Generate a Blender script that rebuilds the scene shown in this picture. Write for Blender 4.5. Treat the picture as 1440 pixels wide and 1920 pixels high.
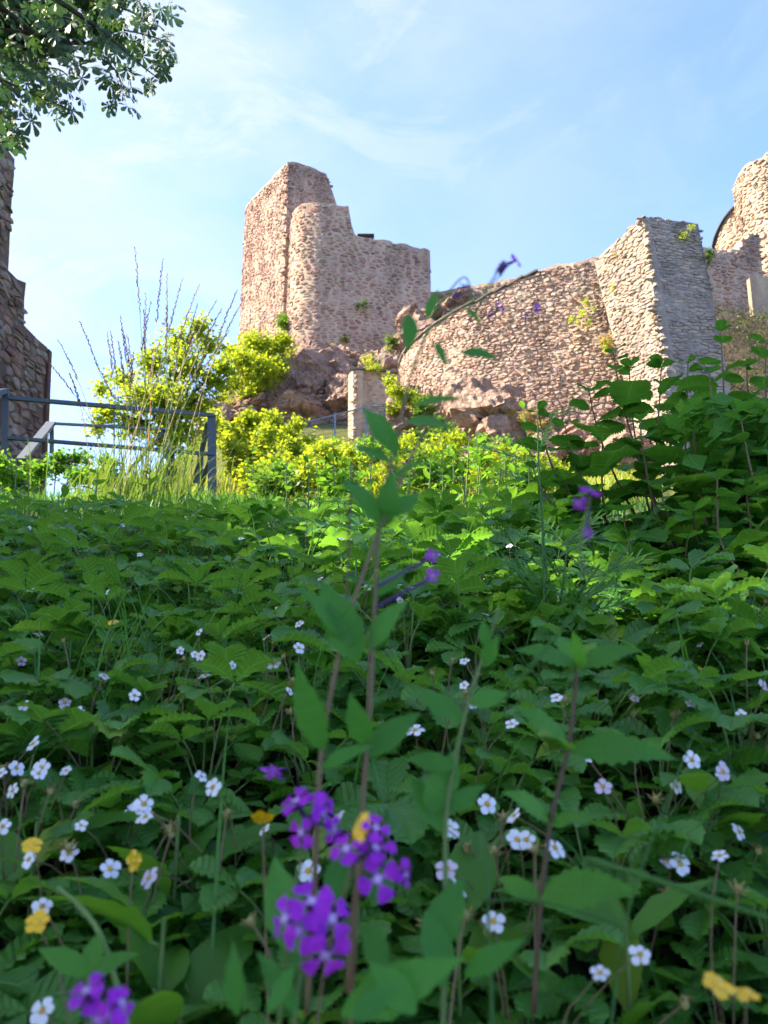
import bpy, bmesh, math, random
import numpy as np
from mathutils import Vector, Matrix, noise as mnoise
R = math.radians
scene = bpy.context.scene
for o in list(bpy.data.objects): bpy.data.objects.remove(o)
COL = scene.collection

# ------------------------------------------------------------------ camera
PITCH = R(12.0); FPX = 1450.0                      # focal length in photo pixels (photo 1440 x 1920)
cam = bpy.data.cameras.new('camera'); camo = bpy.data.objects.new('camera', cam); COL.objects.link(camo)
cam.sensor_fit = 'VERTICAL'; cam.sensor_height = 36.0; cam.lens = 36.0 * FPX / 1920.0
camo.location = (0, 0, 0); camo.rotation_euler = (R(90) + PITCH, 0, 0)
cam.clip_start = 0.02; cam.clip_end = 3000
cam.dof.use_dof = True; cam.dof.focus_distance = 2.2; cam.dof.aperture_fstop = 8.0
scene.camera = camo

# ------------------------------------------------------------------ light
SUN_AZ = R(-89)      # to the left of the view direction (+Y)
SUN_EL = R(40)
to_sun = Vector((math.sin(SUN_AZ) * math.cos(SUN_EL), math.cos(SUN_AZ) * math.cos(SUN_EL), math.sin(SUN_EL)))
sl = bpy.data.lights.new('sun', 'SUN'); sl.energy = 3.6; sl.angle = R(0.53); sl.color = (1.0, 0.87, 0.70)
so = bpy.data.objects.new('sun', sl); COL.objects.link(so); so.rotation_euler = to_sun.to_track_quat('Z', 'Y').to_euler()
world = bpy.data.worlds.new('World'); scene.world = world; world.use_nodes = True
wn = world.node_tree; wn.nodes.clear()
def W(t, **k):
    n = wn.nodes.new(t)
    for a, b in k.items(): setattr(n, a, b)
    return n
sky = W('ShaderNodeTexSky', sky_type='NISHITA'); sky.sun_disc = False; sky.sun_elevation = SUN_EL; sky.sun_rotation = SUN_AZ
sky.altitude = 300; sky.air_density = 1.0; sky.dust_density = 0.7; sky.ozone_density = 1.6
tc = W('ShaderNodeTexCoord'); mp = W('ShaderNodeMapping'); mp.inputs['Scale'].default_value = (1.6, 1.6, 3.2); mp.inputs['Rotation'].default_value = (0.3, 0.5, 0.4)
nz = W('ShaderNodeTexNoise'); nz.inputs['Scale'].default_value = 2.1; nz.inputs['Detail'].default_value = 7; nz.inputs['Roughness'].default_value = 0.58; nz.inputs['Distortion'].default_value = 0.15
rp = W('ShaderNodeValToRGB'); rp.color_ramp.elements[0].position = 0.20; rp.color_ramp.elements[0].color = (0, 0, 0, 1); rp.color_ramp.elements[1].position = 0.68; rp.color_ramp.elements[1].color = (1, 1, 1, 1)
mx = W('ShaderNodeMix', data_type='RGBA'); mx.inputs['B'].default_value = (1.62, 1.80, 1.88, 1)
bg = W('ShaderNodeBackground'); bg.inputs['Strength'].default_value = 0.095
wo = W('ShaderNodeOutputWorld'); wl = wn.links.new
wl(tc.outputs['Generated'], mp.inputs['Vector']); wl(mp.outputs['Vector'], nz.inputs['Vector']); wl(nz.outputs['Fac'], rp.inputs['Fac'])
sd = W('ShaderNodeVectorMath', operation='DOT_PRODUCT'); sd.inputs[1].default_value = to_sun; wl(tc.outputs['Generated'], sd.inputs[0])
gl = W('ShaderNodeMapRange'); gl.interpolation_type = 'SMOOTHSTEP'; gl.inputs['From Min'].default_value = 0.0; gl.inputs['From Max'].default_value = 0.85; gl.inputs['To Min'].default_value = 0.16; gl.inputs['To Max'].default_value = 1.0; wl(sd.outputs['Value'], gl.inputs['Value'])
nw = W('ShaderNodeTexNoise'); nw.inputs['Scale'].default_value = 3.2; nw.inputs['Detail'].default_value = 8; nw.inputs['Roughness'].default_value = 0.62; nw.inputs['Distortion'].default_value = 0.9; wl(mp.outputs['Vector'], nw.inputs['Vector'])
rw = W('ShaderNodeValToRGB'); rw.color_ramp.elements[0].position = 0.52; rw.color_ramp.elements[0].color = (0, 0, 0, 1); rw.color_ramp.elements[1].position = 0.72; rw.color_ramp.elements[1].color = (.75, .75, .75, 1); wl(nw.outputs['Fac'], rw.inputs['Fac'])
ad = W('ShaderNodeMath', operation='ADD', use_clamp=True); wl(rp.outputs['Color'], ad.inputs[0]); wl(rw.outputs['Color'], ad.inputs[1])
cm = W('ShaderNodeMath', operation='MULTIPLY'); wl(ad.outputs[0], cm.inputs[0]); wl(gl.outputs['Result'], cm.inputs[1])   # thin cirrus shows most near the sun
wl(cm.outputs[0], mx.inputs['Factor']); tn = W('ShaderNodeMix', data_type='RGBA', blend_type='MULTIPLY'); tn.inputs['Factor'].default_value = 1.0; tn.inputs['B'].default_value = (0.66, 0.75, 1.08, 1); wl(sky.outputs['Color'], tn.inputs['A']); wl(tn.outputs['Result'], mx.inputs['A']); wl(mx.outputs['Result'], bg.inputs['Color']); wl(bg.outputs['Background'], wo.inputs['Surface'])
scene.view_settings.view_transform = 'Standard'; scene.view_settings.look = 'None'
scene.view_settings.exposure = 2.62; scene.view_settings.gamma = 1.0; scene.view_settings.use_curve_mapping = False
scene.render.engine = 'CYCLES'
scene.cycles.max_bounces = 7; scene.cycles.diffuse_bounces = 4; scene.cycles.glossy_bounces = 2; scene.cycles.transmission_bounces = 4; scene.cycles.use_adaptive_sampling = True; scene.cycles.adaptive_threshold = 0.03; scene.cycles.caustics_reflective = False; scene.cycles.caustics_refractive = False; scene.cycles.use_denoising = True

# ------------------------------------------------------------------ helpers
cP, sP = math.cos(PITCH), math.sin(PITCH)
def P(px, py, d):
    """photo pixel -> point at forward distance d (metres along +Y)"""
    u = 960.0 - py; y = FPX * cP - u * sP; z = FPX * sP + u * cP; k = d / y
    return Vector(((px - 720.0) * k, d, z * k))
def smooth(a, b, x):
    t = min(1.0, max(0.0, (x - a) / (b - a))); return t * t * (3 - 2 * t)
PY = [-20, 0, .5, 1, 2.5, 4, 6, 10, 15, 20, 24, 28, 33, 36, 40, 60, 120, 400]
PZ = [-6, -.56, -.38, -.15, .36, .74, 1.25, 2.2, 3.6, 5.1, 6.3, 8.6, 11.2, 14.5, 17.5, 17, 5, -40]
def ground(x, y):
    z = float(np.interp(y, PY, PZ))
    if y > 18:
        flat = min(z, 5.6 - 0.02 * y)
        k = smooth(7.5, 12.5, -x); z = z * (1 - k) + flat * k
        if y > 26:
            k = smooth(0.5, 3.5, x); z = z * (1 - k) + min(z, 9.5 + 0.15 * (y - 26)) * k
    if y > 5: z -= smooth(3.0, 8.0, -x) * 0.5 * smooth(5, 12, y)
    z += mnoise.noise(Vector((x * .8, y * .8, 3.1))) * 0.05 * min(1, max(0, y) / 2 + .4) + mnoise.noise(Vector((x * .17, y * .17, 1.7))) * 0.25 * smooth(6, 16, y)
    return z
def hit(px, py, h):
    """where the line of sight through a photo pixel meets the ground raised by h"""
    d = 0.25
    while d < 60:
        p = P(px, py, d)
        if p.z < ground(p.x, p.y) + h: return p
        d *= 1.02
    return P(px, py, 60)
def setp(o, label=None, cat=None, group=None, kind=None):
    if label: o['label'] = label
    if cat: o['category'] = cat
    if group: o['group'] = group
    if kind: o['kind'] = kind
    return o
def empty(name, loc, label, cat, group=None):
    o = bpy.data.objects.new(name, None); COL.objects.link(o); o.location = loc; o.empty_display_size = 0.1
    return setp(o, label, cat, group)
def link(name, me, parent=None, loc=None, rot=None, scale=None, matrix=None):
    o = bpy.data.objects.new(name, me); COL.objects.link(o)
    if parent is not None: o.parent = parent
    if matrix is not None: o.matrix_basis = matrix
    else:
        if loc is not None: o.location = loc
        if rot is not None: o.rotation_euler = rot
        if scale is not None: o.scale = scale if hasattr(scale, '__len__') else (scale,) * 3
    return o
class MB:
    """collects faces of one mesh"""
    def __init__(s): s.v = []; s.f = []; s.m = []; s.uv = []; s.r = []; s.c = []
    def add(s, vs, fs, mat=0, uvs=None, rnd=0.0, col=None):
        b = len(s.v); s.v += [tuple(x) for x in vs]
        for f in fs:
            s.f.append(tuple(b + i for i in f)); s.m.append(mat); s.r.append(rnd); s.c.append(col or (.5, .5, .5))
            s.uv += [(uvs[i] if uvs else (.5, .5)) for i in f]
        return s
    def tube(s, pts, rad, n=5, mat=0, rnd=0.0, cap=True):
        pts = [Vector(p) for p in pts]; vs = []; fs = []
        for i, p in enumerate(pts):
            t = (pts[min(i + 1, len(pts) - 1)] - pts[max(i - 1, 0)])
            if t.length < 1e-9: t = Vector((0, 0, 1))
            t.normalize(); a = t.cross(Vector((0.31, 0.2, 0.93)) if abs(t.z) < .9 else Vector((1, .1, 0))).normalized(); b = t.cross(a)
            r = rad[i] if hasattr(rad, '__len__') else rad
            for k in range(n):
                q = 2 * math.pi * k / n; vs.append(p + a * (math.cos(q) * r) + b * (math.sin(q) * r))
        for i in range(len(pts) - 1):
            for k in range(n): fs.append((i * n + k, i * n + (k + 1) % n, (i + 1) * n + (k + 1) % n, (i + 1) * n + k))
        if cap: fs += [tuple(range(n - 1, -1, -1)), tuple((len(pts) - 1) * n + k for k in range(n))]
        return s.add(vs, fs, mat, None, rnd)
    def box(s, c, h, M=None, mat=0, rnd=0.0):
        c = Vector(c); vs = []
        for a in (-1, 1):
            for b in (-1, 1):
                for d in (-1, 1):
                    q = Vector((a * h[0], b * h[1], d * h[2])); vs.append(c + (M @ q if M else q))
        return s.add(vs, [(0, 1, 3, 2), (4, 6, 7, 5), (0, 4, 5, 1), (2, 3, 7, 6), (0, 2, 6, 4), (1, 5, 7, 3)], mat, None, rnd)
    def bar(s, a, b, w, t, up=(0, 0, 1), mat=0):
        """flat bar from a to b, w wide across, t thick along up"""
        a, b = Vector(a), Vector(b); d = (b - a); L = d.length; d.normalize(); x = d.cross(Vector(up)).normalized(); u = x.cross(d)
        return s.box((a + b) / 2, (w / 2, L / 2, t / 2), Matrix((x, d, u)).transposed(), mat)
    def mesh(s, name, mats, smooth_=False, center=None):
        me = bpy.data.meshes.new(name)
        v = s.v if center is None else [(a[0] - center[0], a[1] - center[1], a[2] - center[2]) for a in s.v]
        me.from_pydata(v, [], s.f)
        for m in mats: me.materials.append(m)
        me.polygons.foreach_set('material_index', s.m)
        if smooth_: me.polygons.foreach_set('use_smooth', [True] * len(s.f))
        uvl = me.uv_layers.new(name='UVMap'); uvl.data.foreach_set('uv', [c for q in s.uv for c in q])
        at = me.attributes.new('rnd', 'FLOAT', 'FACE'); at.data.foreach_set('value', s.r)
        if any(c != (.5, .5, .5) for c in s.c):
            ac = me.attributes.new('col', 'FLOAT_COLOR', 'FACE'); ac.data.foreach_set('color', [k for c in s.c for k in (*c, 1.0)])
        me.update(); return me
    def obj(s, name, mats, parent=None, smooth_=False, center=None):
        if not isinstance(mats, (list, tuple)): mats = [mats]
        return link(name, s.mesh(name, mats, smooth_, center), parent, center)
def quads_mesh(name, V, mat, rnd, smooth_=False):
    """V: (N,4,3) array of quads -> one mesh"""
    N = len(V); me = bpy.data.meshes.new(name)
    me.vertices.add(N * 4); me.vertices.foreach_set('co', V.reshape(-1).astype(np.float32))
    me.loops.add(N * 4); me.loops.foreach_set('vertex_index', np.arange(N * 4, dtype=np.int32))
    me.polygons.add(N); me.polygons.foreach_set('loop_start', np.arange(0, N * 4, 4, dtype=np.int32)); me.polygons.foreach_set('loop_total', np.full(N, 4, dtype=np.int32))
    at = me.attributes.new('rnd', 'FLOAT', 'FACE'); at.data.foreach_set('value', np.asarray(rnd, dtype=np.float32))
    uvl = me.uv_layers.new(name='UVMap'); uvl.data.foreach_set('uv', np.tile(np.array([.5, 0, 0, .5, .5, 1, 1, .5], dtype=np.float32), N))
    me.materials.append(mat); me.update(calc_edges=True); me.validate(); return me

# ------------------------------------------------------------------ materials
def newmat(name):
    m = bpy.data.materials.new(name); m.use_nodes = True; nt = m.node_tree; nt.nodes.clear()
    def N(t, **k):
        n = nt.nodes.new(t)
        for a, b in k.items(): setattr(n, a, b)
        return n
    def mth(op, a, b=None, c=None):
        n = N('ShaderNodeMath', operation=op)
        for i, x in enumerate((a, b, c)):
            if x is None: continue
            if isinstance(x, (int, float)): n.inputs[i].default_value = x
            else: nt.links.new(x, n.inputs[i])
        return n.outputs[0]
    def mix(f, a, b, blend='MIX'):
        n = N('ShaderNodeMix', data_type='RGBA', blend_type=blend)
        for key, x in (('Factor', f), ('A', a), ('B', b)):
            if isinstance(x, (int, float)): n.inputs[key].default_value = x
            elif isinstance(x, tuple): n.inputs[key].default_value = (*x, 1)
            else: nt.links.new(x, n.inputs[key])
        return n.outputs['Result']
    def ns(scale, detail=3, rough=.55, vec=None, kind='ShaderNodeTexNoise'):
        n = N(kind); n.inputs['Scale'].default_value = scale
        if 'Detail' in n.inputs: n.inputs['Detail'].default_value = detail; n.inputs['Roughness'].default_value = rough
        if vec is not None: nt.links.new(vec, n.inputs['Vector'])
        return n
    def ramp(f, stops):
        n = N('ShaderNodeValToRGB'); e = n.color_ramp.elements
        while len(e) < len(stops): e.new(.5)
        for i, (p, c) in enumerate(stops): e[i].position = p; e[i].color = (*c, 1) if len(c) == 3 else c
        nt.links.new(f, n.inputs['Fac']); return n.outputs['Color']
    return m, nt, N, mth, mix, ns, ramp
def geo_pos(N): return N('ShaderNodeNewGeometry').outputs['Position']
def finish(nt, N, bsdf):
    o = N('ShaderNodeOutputMaterial'); nt.links.new(bsdf, o.inputs['Surface'])
def leaf_mat(name, c1, c2, trans=.4, rough=.5, veins=0, spec=.35, tcol=None, vein_gain=1.5, bumpv=.7, vg=.6):
    m, nt, N, mth, mix, ns, ramp = newmat(name); L = nt.links.new
    r = mth('FRACT', mth('ADD', N('ShaderNodeObjectInfo').outputs['Random'], N('ShaderNodeAttribute', attribute_name='rnd').outputs['Fac']))
    col = mix(r, c1, c2); col = mix(mth('MULTIPLY', mth('GREATER_THAN', r, .965), .6), col, (c2[0] * 2.6, c2[1] * 1.25, c2[2] * .9))
    no = ns(14, 1, .6, geo_pos(N)); col = mix(mth('MULTIPLY', no.outputs['Fac'], .55), col, tuple(x * .55 for x in c1))
    P_ = N('ShaderNodeBsdfPrincipled'); P_.inputs['Roughness'].default_value = rough; P_.inputs['Specular IOR Level'].default_value = spec
    if veins:
        sx = N('ShaderNodeSeparateXYZ'); L(N('ShaderNodeUVMap').outputs['UV'], sx.inputs[0])
        a = mth('ABSOLUTE', mth('MULTIPLY', mth('SUBTRACT', sx.outputs['X'], .5), 2.0))
        t = mth('PINGPONG', mth('MULTIPLY', sx.outputs['Y'], veins), .5)
        line = mth('SUBTRACT', 1.0, mth('MULTIPLY', t, 7.0)); line = mth('MAXIMUM', line, 0.0)
        mid = mth('MAXIMUM', mth('SUBTRACT', 1.0, mth('MULTIPLY', a, 14.0)), 0.0)
        v = mth('MAXIMUM', mth('MULTIPLY', line, .7), mid)
        col = mix(mth('MULTIPLY', v, vg), col, tuple(min(1, x * vein_gain + .02) for x in c2))
        bp = N('ShaderNodeBump'); bp.inputs['Strength'].default_value = bumpv; bp.inputs['Distance'].default_value = .004
        L(mth('MULTIPLY', v, -1.0), bp.inputs['Height']); L(bp.outputs['Normal'], P_.inputs['Normal'])
    L(col, P_.inputs['Base Color'])
    T = N('ShaderNodeBsdfTranslucent'); L(mix(.55, col, tcol or tuple(min(1, x) for x in (c2[0] * 2.2, c2[1] * 1.9, c2[2] * .8)), 'MIX'), T.inputs['Color'])
    ms = N('ShaderNodeMixShader'); ms.inputs['Fac'].default_value = trans; L(P_.outputs[0], ms.inputs[1]); L(T.outputs[0], ms.inputs[2])
    finish(nt, N, ms.outputs[0]); return m
def plain(name, c, rough=.6, spec=.3, var=.25, scale=30, metal=0.0, bump=0.0, c2=None, trans=0):
    m, nt, N, mth, mix, ns, ramp = newmat(name); L = nt.links.new
    no = ns(scale, 4, .6, geo_pos(N)); r = N('ShaderNodeObjectInfo').outputs['Random']
    f = mth('MULTIPLY', mth('ADD', no.outputs['Fac'], mth('MULTIPLY', r, .4)), 1.0)
    col = mix(f, c, c2 or tuple(x * (1 - var * 1.6) for x in c))
    B = N('ShaderNodeBsdfPrincipled'); L(col, B.inputs['Base Color']); B.inputs['Roughness'].default_value = rough; B.inputs['Specular IOR Level'].default_value = spec; B.inputs['Metallic'].default_value = metal
    if bump:
        bp = N('ShaderNodeBump'); bp.inputs['Strength'].default_value = bump; bp.inputs['Distance'].default_value = .02; L(no.outputs['Fac'], bp.inputs['Height']); L(bp.outputs['Normal'], B.inputs['Normal'])
    out = B.outputs[0]
    if trans:
        T = N('ShaderNodeBsdfTranslucent'); L(col, T.inputs['Color']); ms = N('ShaderNodeMixShader'); ms.inputs['Fac'].default_value = trans; L(out, ms.inputs[1]); L(T.outputs[0], ms.inputs[2]); out = ms.outputs[0]
    finish(nt, N, out); return m
def stone_mat(name, joined, lichen=(.42, .38, .28)):
    m, nt, N, mth, mix, ns, ramp = newmat(name); L = nt.links.new; g = geo_pos(N)
    c = N('ShaderNodeAttribute', attribute_name='col').outputs['Color'] if joined else N('ShaderNodeObjectInfo').outputs['Color']
    n1 = ns(9, 3, .65, g); n2 = ns(46, 2, .7, g); n3 = ns(1.1, 2, .6, g)
    c = mix(mth('MULTIPLY', n2.outputs['Fac'], .7), c, (.10, .075, .065)); c = mix(1.0, c, ramp(n1.outputs['Fac'], [(.3, (.72, .72, .72)), (.7, (1.3, 1.27, 1.24))]), 'MULTIPLY')
    k = ramp(n3.outputs['Fac'], [(.52, (0, 0, 0)), (.68, (1, 1, 1))]); c = mix(mth('MULTIPLY', k, .3), c, lichen)
    mpn = N('ShaderNodeMapping'); mpn.inputs['Scale'].default_value = (.9, .9, .22); L(g, mpn.inputs['Vector']); sn = ns(1.0, 3, .6, mpn.outputs['Vector']); c = mix(1.0, c, ramp(sn.outputs['Fac'], [(.36, (.74, .72, .72)), (.52, (1, 1, 1)), (.7, (1.14, 1.10, 1.04))]), 'MULTIPLY')
    B = N('ShaderNodeBsdfPrincipled'); B.inputs['Roughness'].default_value = .92; B.inputs['Specular IOR Level'].default_value = .15; L(c, B.inputs['Base Color'])
    bp = N('ShaderNodeBump'); bp.inputs['Strength'].default_value = .8; bp.inputs['Distance'].default_value = .035
    L(mth('ADD', n1.outputs['Fac'], mth('MULTIPLY', n2.outputs['Fac'], .5)), bp.inputs['Height']); L(bp.outputs['Normal'], B.inputs['Normal'])
    finish(nt, N, B.outputs[0]); return m
def mortar_mat(name, c1, c2):
    m, nt, N, mth, mix, ns, ramp = newmat(name); L = nt.links.new; g = geo_pos(N)
    n1 = ns(3.2, 5, .65, g); n2 = ns(40, 4, .7, g); n3 = ns(.5, 3, .6, g)
    c = mix(ramp(n1.outputs['Fac'], [(.35, (0, 0, 0)), (.65, (1, 1, 1))]), c1, c2); c = mix(mth('MULTIPLY', n2.outputs['Fac'], .6), c, tuple(x * .45 for x in c1))
    mpn = N('ShaderNodeMapping'); mpn.inputs['Scale'].default_value = (.9, .9, .22); L(g, mpn.inputs['Vector']); sn = ns(1.0, 3, .6, mpn.outputs['Vector']); c = mix(1.0, c, ramp(sn.outputs['Fac'], [(.36, (.74, .72, .72)), (.52, (1, 1, 1)), (.7, (1.14, 1.10, 1.04))]), 'MULTIPLY')
    B = N('ShaderNodeBsdfPrincipled'); B.inputs['Roughness'].default_value = .95; B.inputs['Specular IOR Level'].default_value = .1; L(c, B.inputs['Base Color'])
    bp = N('ShaderNodeBump'); bp.inputs['Strength'].default_value = .9; bp.inputs['Distance'].default_value = .05
    L(mth('ADD', n1.outputs['Fac'], mth('MULTIPLY', n2.outputs['Fac'], .6)), bp.inputs['Height']); L(bp.outputs['Normal'], B.inputs['Normal'])
    finish(nt, N, B.outputs[0]); return m
def rock_mat(name, c1, c2, c3):
    m, nt, N, mth, mix, ns, ramp = newmat(name); L = nt.links.new; g = geo_pos(N)
    n1 = ns(1.3, 4, .65, g); n2 = ns(9, 4, .7, g); vo = ns(3.0, vec=g, kind='ShaderNodeTexVoronoi')
    vo.feature = 'DISTANCE_TO_EDGE'
    c = ramp(n1.outputs['Fac'], [(.3, c1), (.52, c2), (.72, c3)]); c = mix(mth('MULTIPLY', n2.outputs['Fac'], .75), c, tuple(x * .35 for x in c1))
    B = N('ShaderNodeBsdfPrincipled'); B.inputs['Roughness'].default_value = .93; B.inputs['Specular IOR Level'].default_value = .15; L(c, B.inputs['Base Color'])
    bp = N('ShaderNodeBump'); bp.inputs['Strength'].default_value = 1; bp.inputs['Distance'].default_value = .18
    cr = mth('MINIMUM', mth('MULTIPLY', vo.outputs['Distance'], 5.0), .5)
    L(mth('ADD', mth('MULTIPLY', cr, .6), mth('ADD', n1.outputs['Fac'], mth('MULTIPLY', n2.outputs['Fac'], .6))), bp.inputs['Height']); L(bp.outputs['Normal'], B.inputs['Normal'])
    finish(nt, N, B.outputs[0]); return m
M = {}
M['straw'] = leaf_mat('strawberry_leaf', (.044, .175, .024), (.135, .345, .048), .40, .40, veins=8, spec=.45)
M['hazel'] = leaf_mat('hazel_leaf', (.036, .155, .022), (.10, .29, .036), .42, .5, veins=7, spec=.28, vg=.35)
M['rocket'] = leaf_mat('rocket_leaf', (.045, .19, .026), (.085, .29, .040), .42, .5, veins=6, spec=.25, vg=.12, bumpv=.3)
M['nettle'] = leaf_mat('nettle_leaf', (.055, .20, .022), (.10, .30, .034), .42, .5, veins=7, spec=.25, vg=.15, bumpv=.35)
M['chestnut'] = leaf_mat('chestnut_leaf', (.022, .065, .024), (.045, .11, .028), .22, .45, veins=9, spec=.4)
M['herb'] = leaf_mat('herb_leaf', (.055, .18, .020), (.13, .31, .030), .45, .5)
M['grass'] = leaf_mat('grass_blade', (.060, .150, .022), (.150, .24, .040), .42, .5)
M['grassgreen'] = leaf_mat('fresh_grass_blade', (.045, .150, .025), (.085, .24, .035), .40, .45)
M['straw_grass'] = leaf_mat('dry_grass_blade', (.28, .24, .09), (.42, .36, .14), .35, .6)
M['meadow'] = leaf_mat('meadow_leaf', (.15, .25, .020), (.30, .40, .030), .45, .5)
M['shrub'] = leaf_mat('shrub_leaf', (.17, .27, .018), (.32, .42, .028), .45, .5)
M['shrubdark'] = leaf_mat('shrub_dark_leaf', (.055, .14, .024), (.11, .22, .035), .42, .5)
M['tree'] = leaf_mat('tree_leaf', (.15, .25, .020), (.29, .39, .030), .52, .5)
M['ivy'] = leaf_mat('ivy_leaf', (.050, .085, .024), (.10, .13, .035), .3, .5)
M['dry'] = plain('dry_twig', (.22, .16, .10), .9, .1)
M['stalk'] = plain('green_stalk', (.13, .22, .05), .55, .3, .25)
M['redstalk'] = plain('reddish_stalk', (.20, .085, .055), .55, .3, .3, c2=(.12, .12, .05))
M['brownstalk'] = plain('brown_stalk', (.14, .09, .055), .7, .2)
M['hairstalk'] = plain('flower_stalk', (.13, .15, .06), .7, .2, c2=(.17, .10, .065))
M['white'] = plain('white_petal', (.82, .82, .85), .5, .3, .08, 90, trans=.3)
M['pink'] = plain('pinkish_petal', (.66, .55, .66), .5, .3, .1, 90, trans=.3)
M['yellow'] = plain('yellow_petal', (.88, .52, .008), .3, .5, .1, 90, trans=.2)
M['stamen'] = plain('stamen', (.62, .38, .05), .7, .2, .3, 400)
M['sepal'] = plain('sepal', (.16, .19, .05), .7, .2, c2=(.22, .12, .05))
M['fruit'] = plain('seed_fruit', (.25, .16, .06), .7, .2, c2=(.2, .22, .07))
def petal_mat():
    m, nt, N, mth, mix, ns, ramp = newmat('purple_petal'); L = nt.links.new; sx = N('ShaderNodeSeparateXYZ'); L(N('ShaderNodeUVMap').outputs['UV'], sx.inputs[0])
    r = N('ShaderNodeObjectInfo').outputs['Random']; col = mix(r, (.56, .05, .66), (.38, .03, .60)); k = mth('MINIMUM', mth('MAXIMUM', mth('SUBTRACT', .62, mth('MULTIPLY', sx.outputs['Y'], 1.3)), 0.0), 1.0); col = mix(k, col, (.72, .50, .80))
    no = ns(160, 3, .7, geo_pos(N)); col = mix(mth('MULTIPLY', no.outputs['Fac'], .45), col, (.26, .02, .42)); v = mth('PINGPONG', mth('MULTIPLY', sx.outputs['X'], 9.0), .5); col = mix(mth('MULTIPLY', v, .35), col, (.30, .02, .45))
    B = N('ShaderNodeBsdfPrincipled'); B.inputs['Roughness'].default_value = .6; B.inputs['Specular IOR Level'].default_value = .2; L(col, B.inputs['Base Color']); T = N('ShaderNodeBsdfTranslucent'); L(col, T.inputs['Color']); ms = N('ShaderNodeMixShader'); ms.inputs['Fac'].default_value = .42; L(B.outputs[0], ms.inputs[1]); L(T.outputs[0], ms.inputs[2]); finish(nt, N, ms.outputs[0]); return m
M['purple'] = petal_mat()
M['purpledark'] = plain('purple_calyx', (.11, .035, .19), .6, .3)
M['eye'] = plain('pale_flower_eye', (.50, .38, .62), .6, .2, .1)
M['seed'] = plain('grass_seed_head', (.15, .09, .085), .85, .1, .3)
M['seedlit'] = plain('sunlit_seed_head', (.34, .28, .19), .85, .1, .3)  # lit copy of the seed head, sunlight put into its colour
M['bark'] = plain('bark', (.09, .07, .055), .9, .15, .4, 25, bump=.7)
M['steel'] = plain('painted_steel', (.06, .085, .11), .45, .5, .35, 12, c2=(.035, .047, .062))
M['galv'] = plain('galvanised_steel', (.20, .23, .26), .4, .5, .2, 20, metal=.4)
M['roof'] = plain('dark_slate_roof', (.10, .085, .08), .8, .2, .3, 10)
M['wood'] = plain('weathered_wood', (.12, .095, .08), .85, .2, .3, 20)
M['soil'] = plain('soil', (.035, .028, .018), .95, .1, .4, 22, bump=.8, c2=(.03, .045, .015))
M['turf'] = M['soil']
M['stone'] = stone_mat('wall_stone', False); M['stonej'] = stone_mat('small_wall_stone', True)
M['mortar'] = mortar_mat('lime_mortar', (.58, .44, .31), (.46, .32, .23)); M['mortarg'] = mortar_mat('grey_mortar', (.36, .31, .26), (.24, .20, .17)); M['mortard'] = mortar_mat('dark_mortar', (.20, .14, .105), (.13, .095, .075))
M['plaster'] = mortar_mat('pale_plaster', (.55, .43, .30), (.44, .33, .24))
M['rock'] = rock_mat('porphyry_rock', (.34, .21, .155), (.46, .31, .23), (.55, .42, .32)); M['rockdark'] = rock_mat('weathered_rock', (.20, .14, .12), (.45, .29, .21), (.60, .44, .32))
PINK = [(.52, .31, .26), (.46, .25, .21), (.55, .39, .33), (.40, .22, .185), (.57, .45, .39), (.35, .23, .21), (.48, .36, .32)]
ROSE = [(.46, .25, .19), (.40, .20, .155), (.51, .33, .25), (.35, .19, .16), (.46, .37, .31), (.30, .17, .15), (.53, .41, .33)]
TAN = [(.60, .43, .33), (.54, .36, .28), (.63, .50, .39), (.49, .35, .28), (.53, .45, .39), (.59, .38, .29), (.43, .31, .26)]
GREY = [(.42, .35, .29), (.34, .29, .255), (.48, .42, .35), (.30, .25, .22), (.45, .36, .28), (.38, .33, .31), (.27, .225, .20)]
CREAM = [(.56, .43, .32), (.50, .38, .29), (.60, .49, .38), (.46, .33, .26)]

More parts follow.
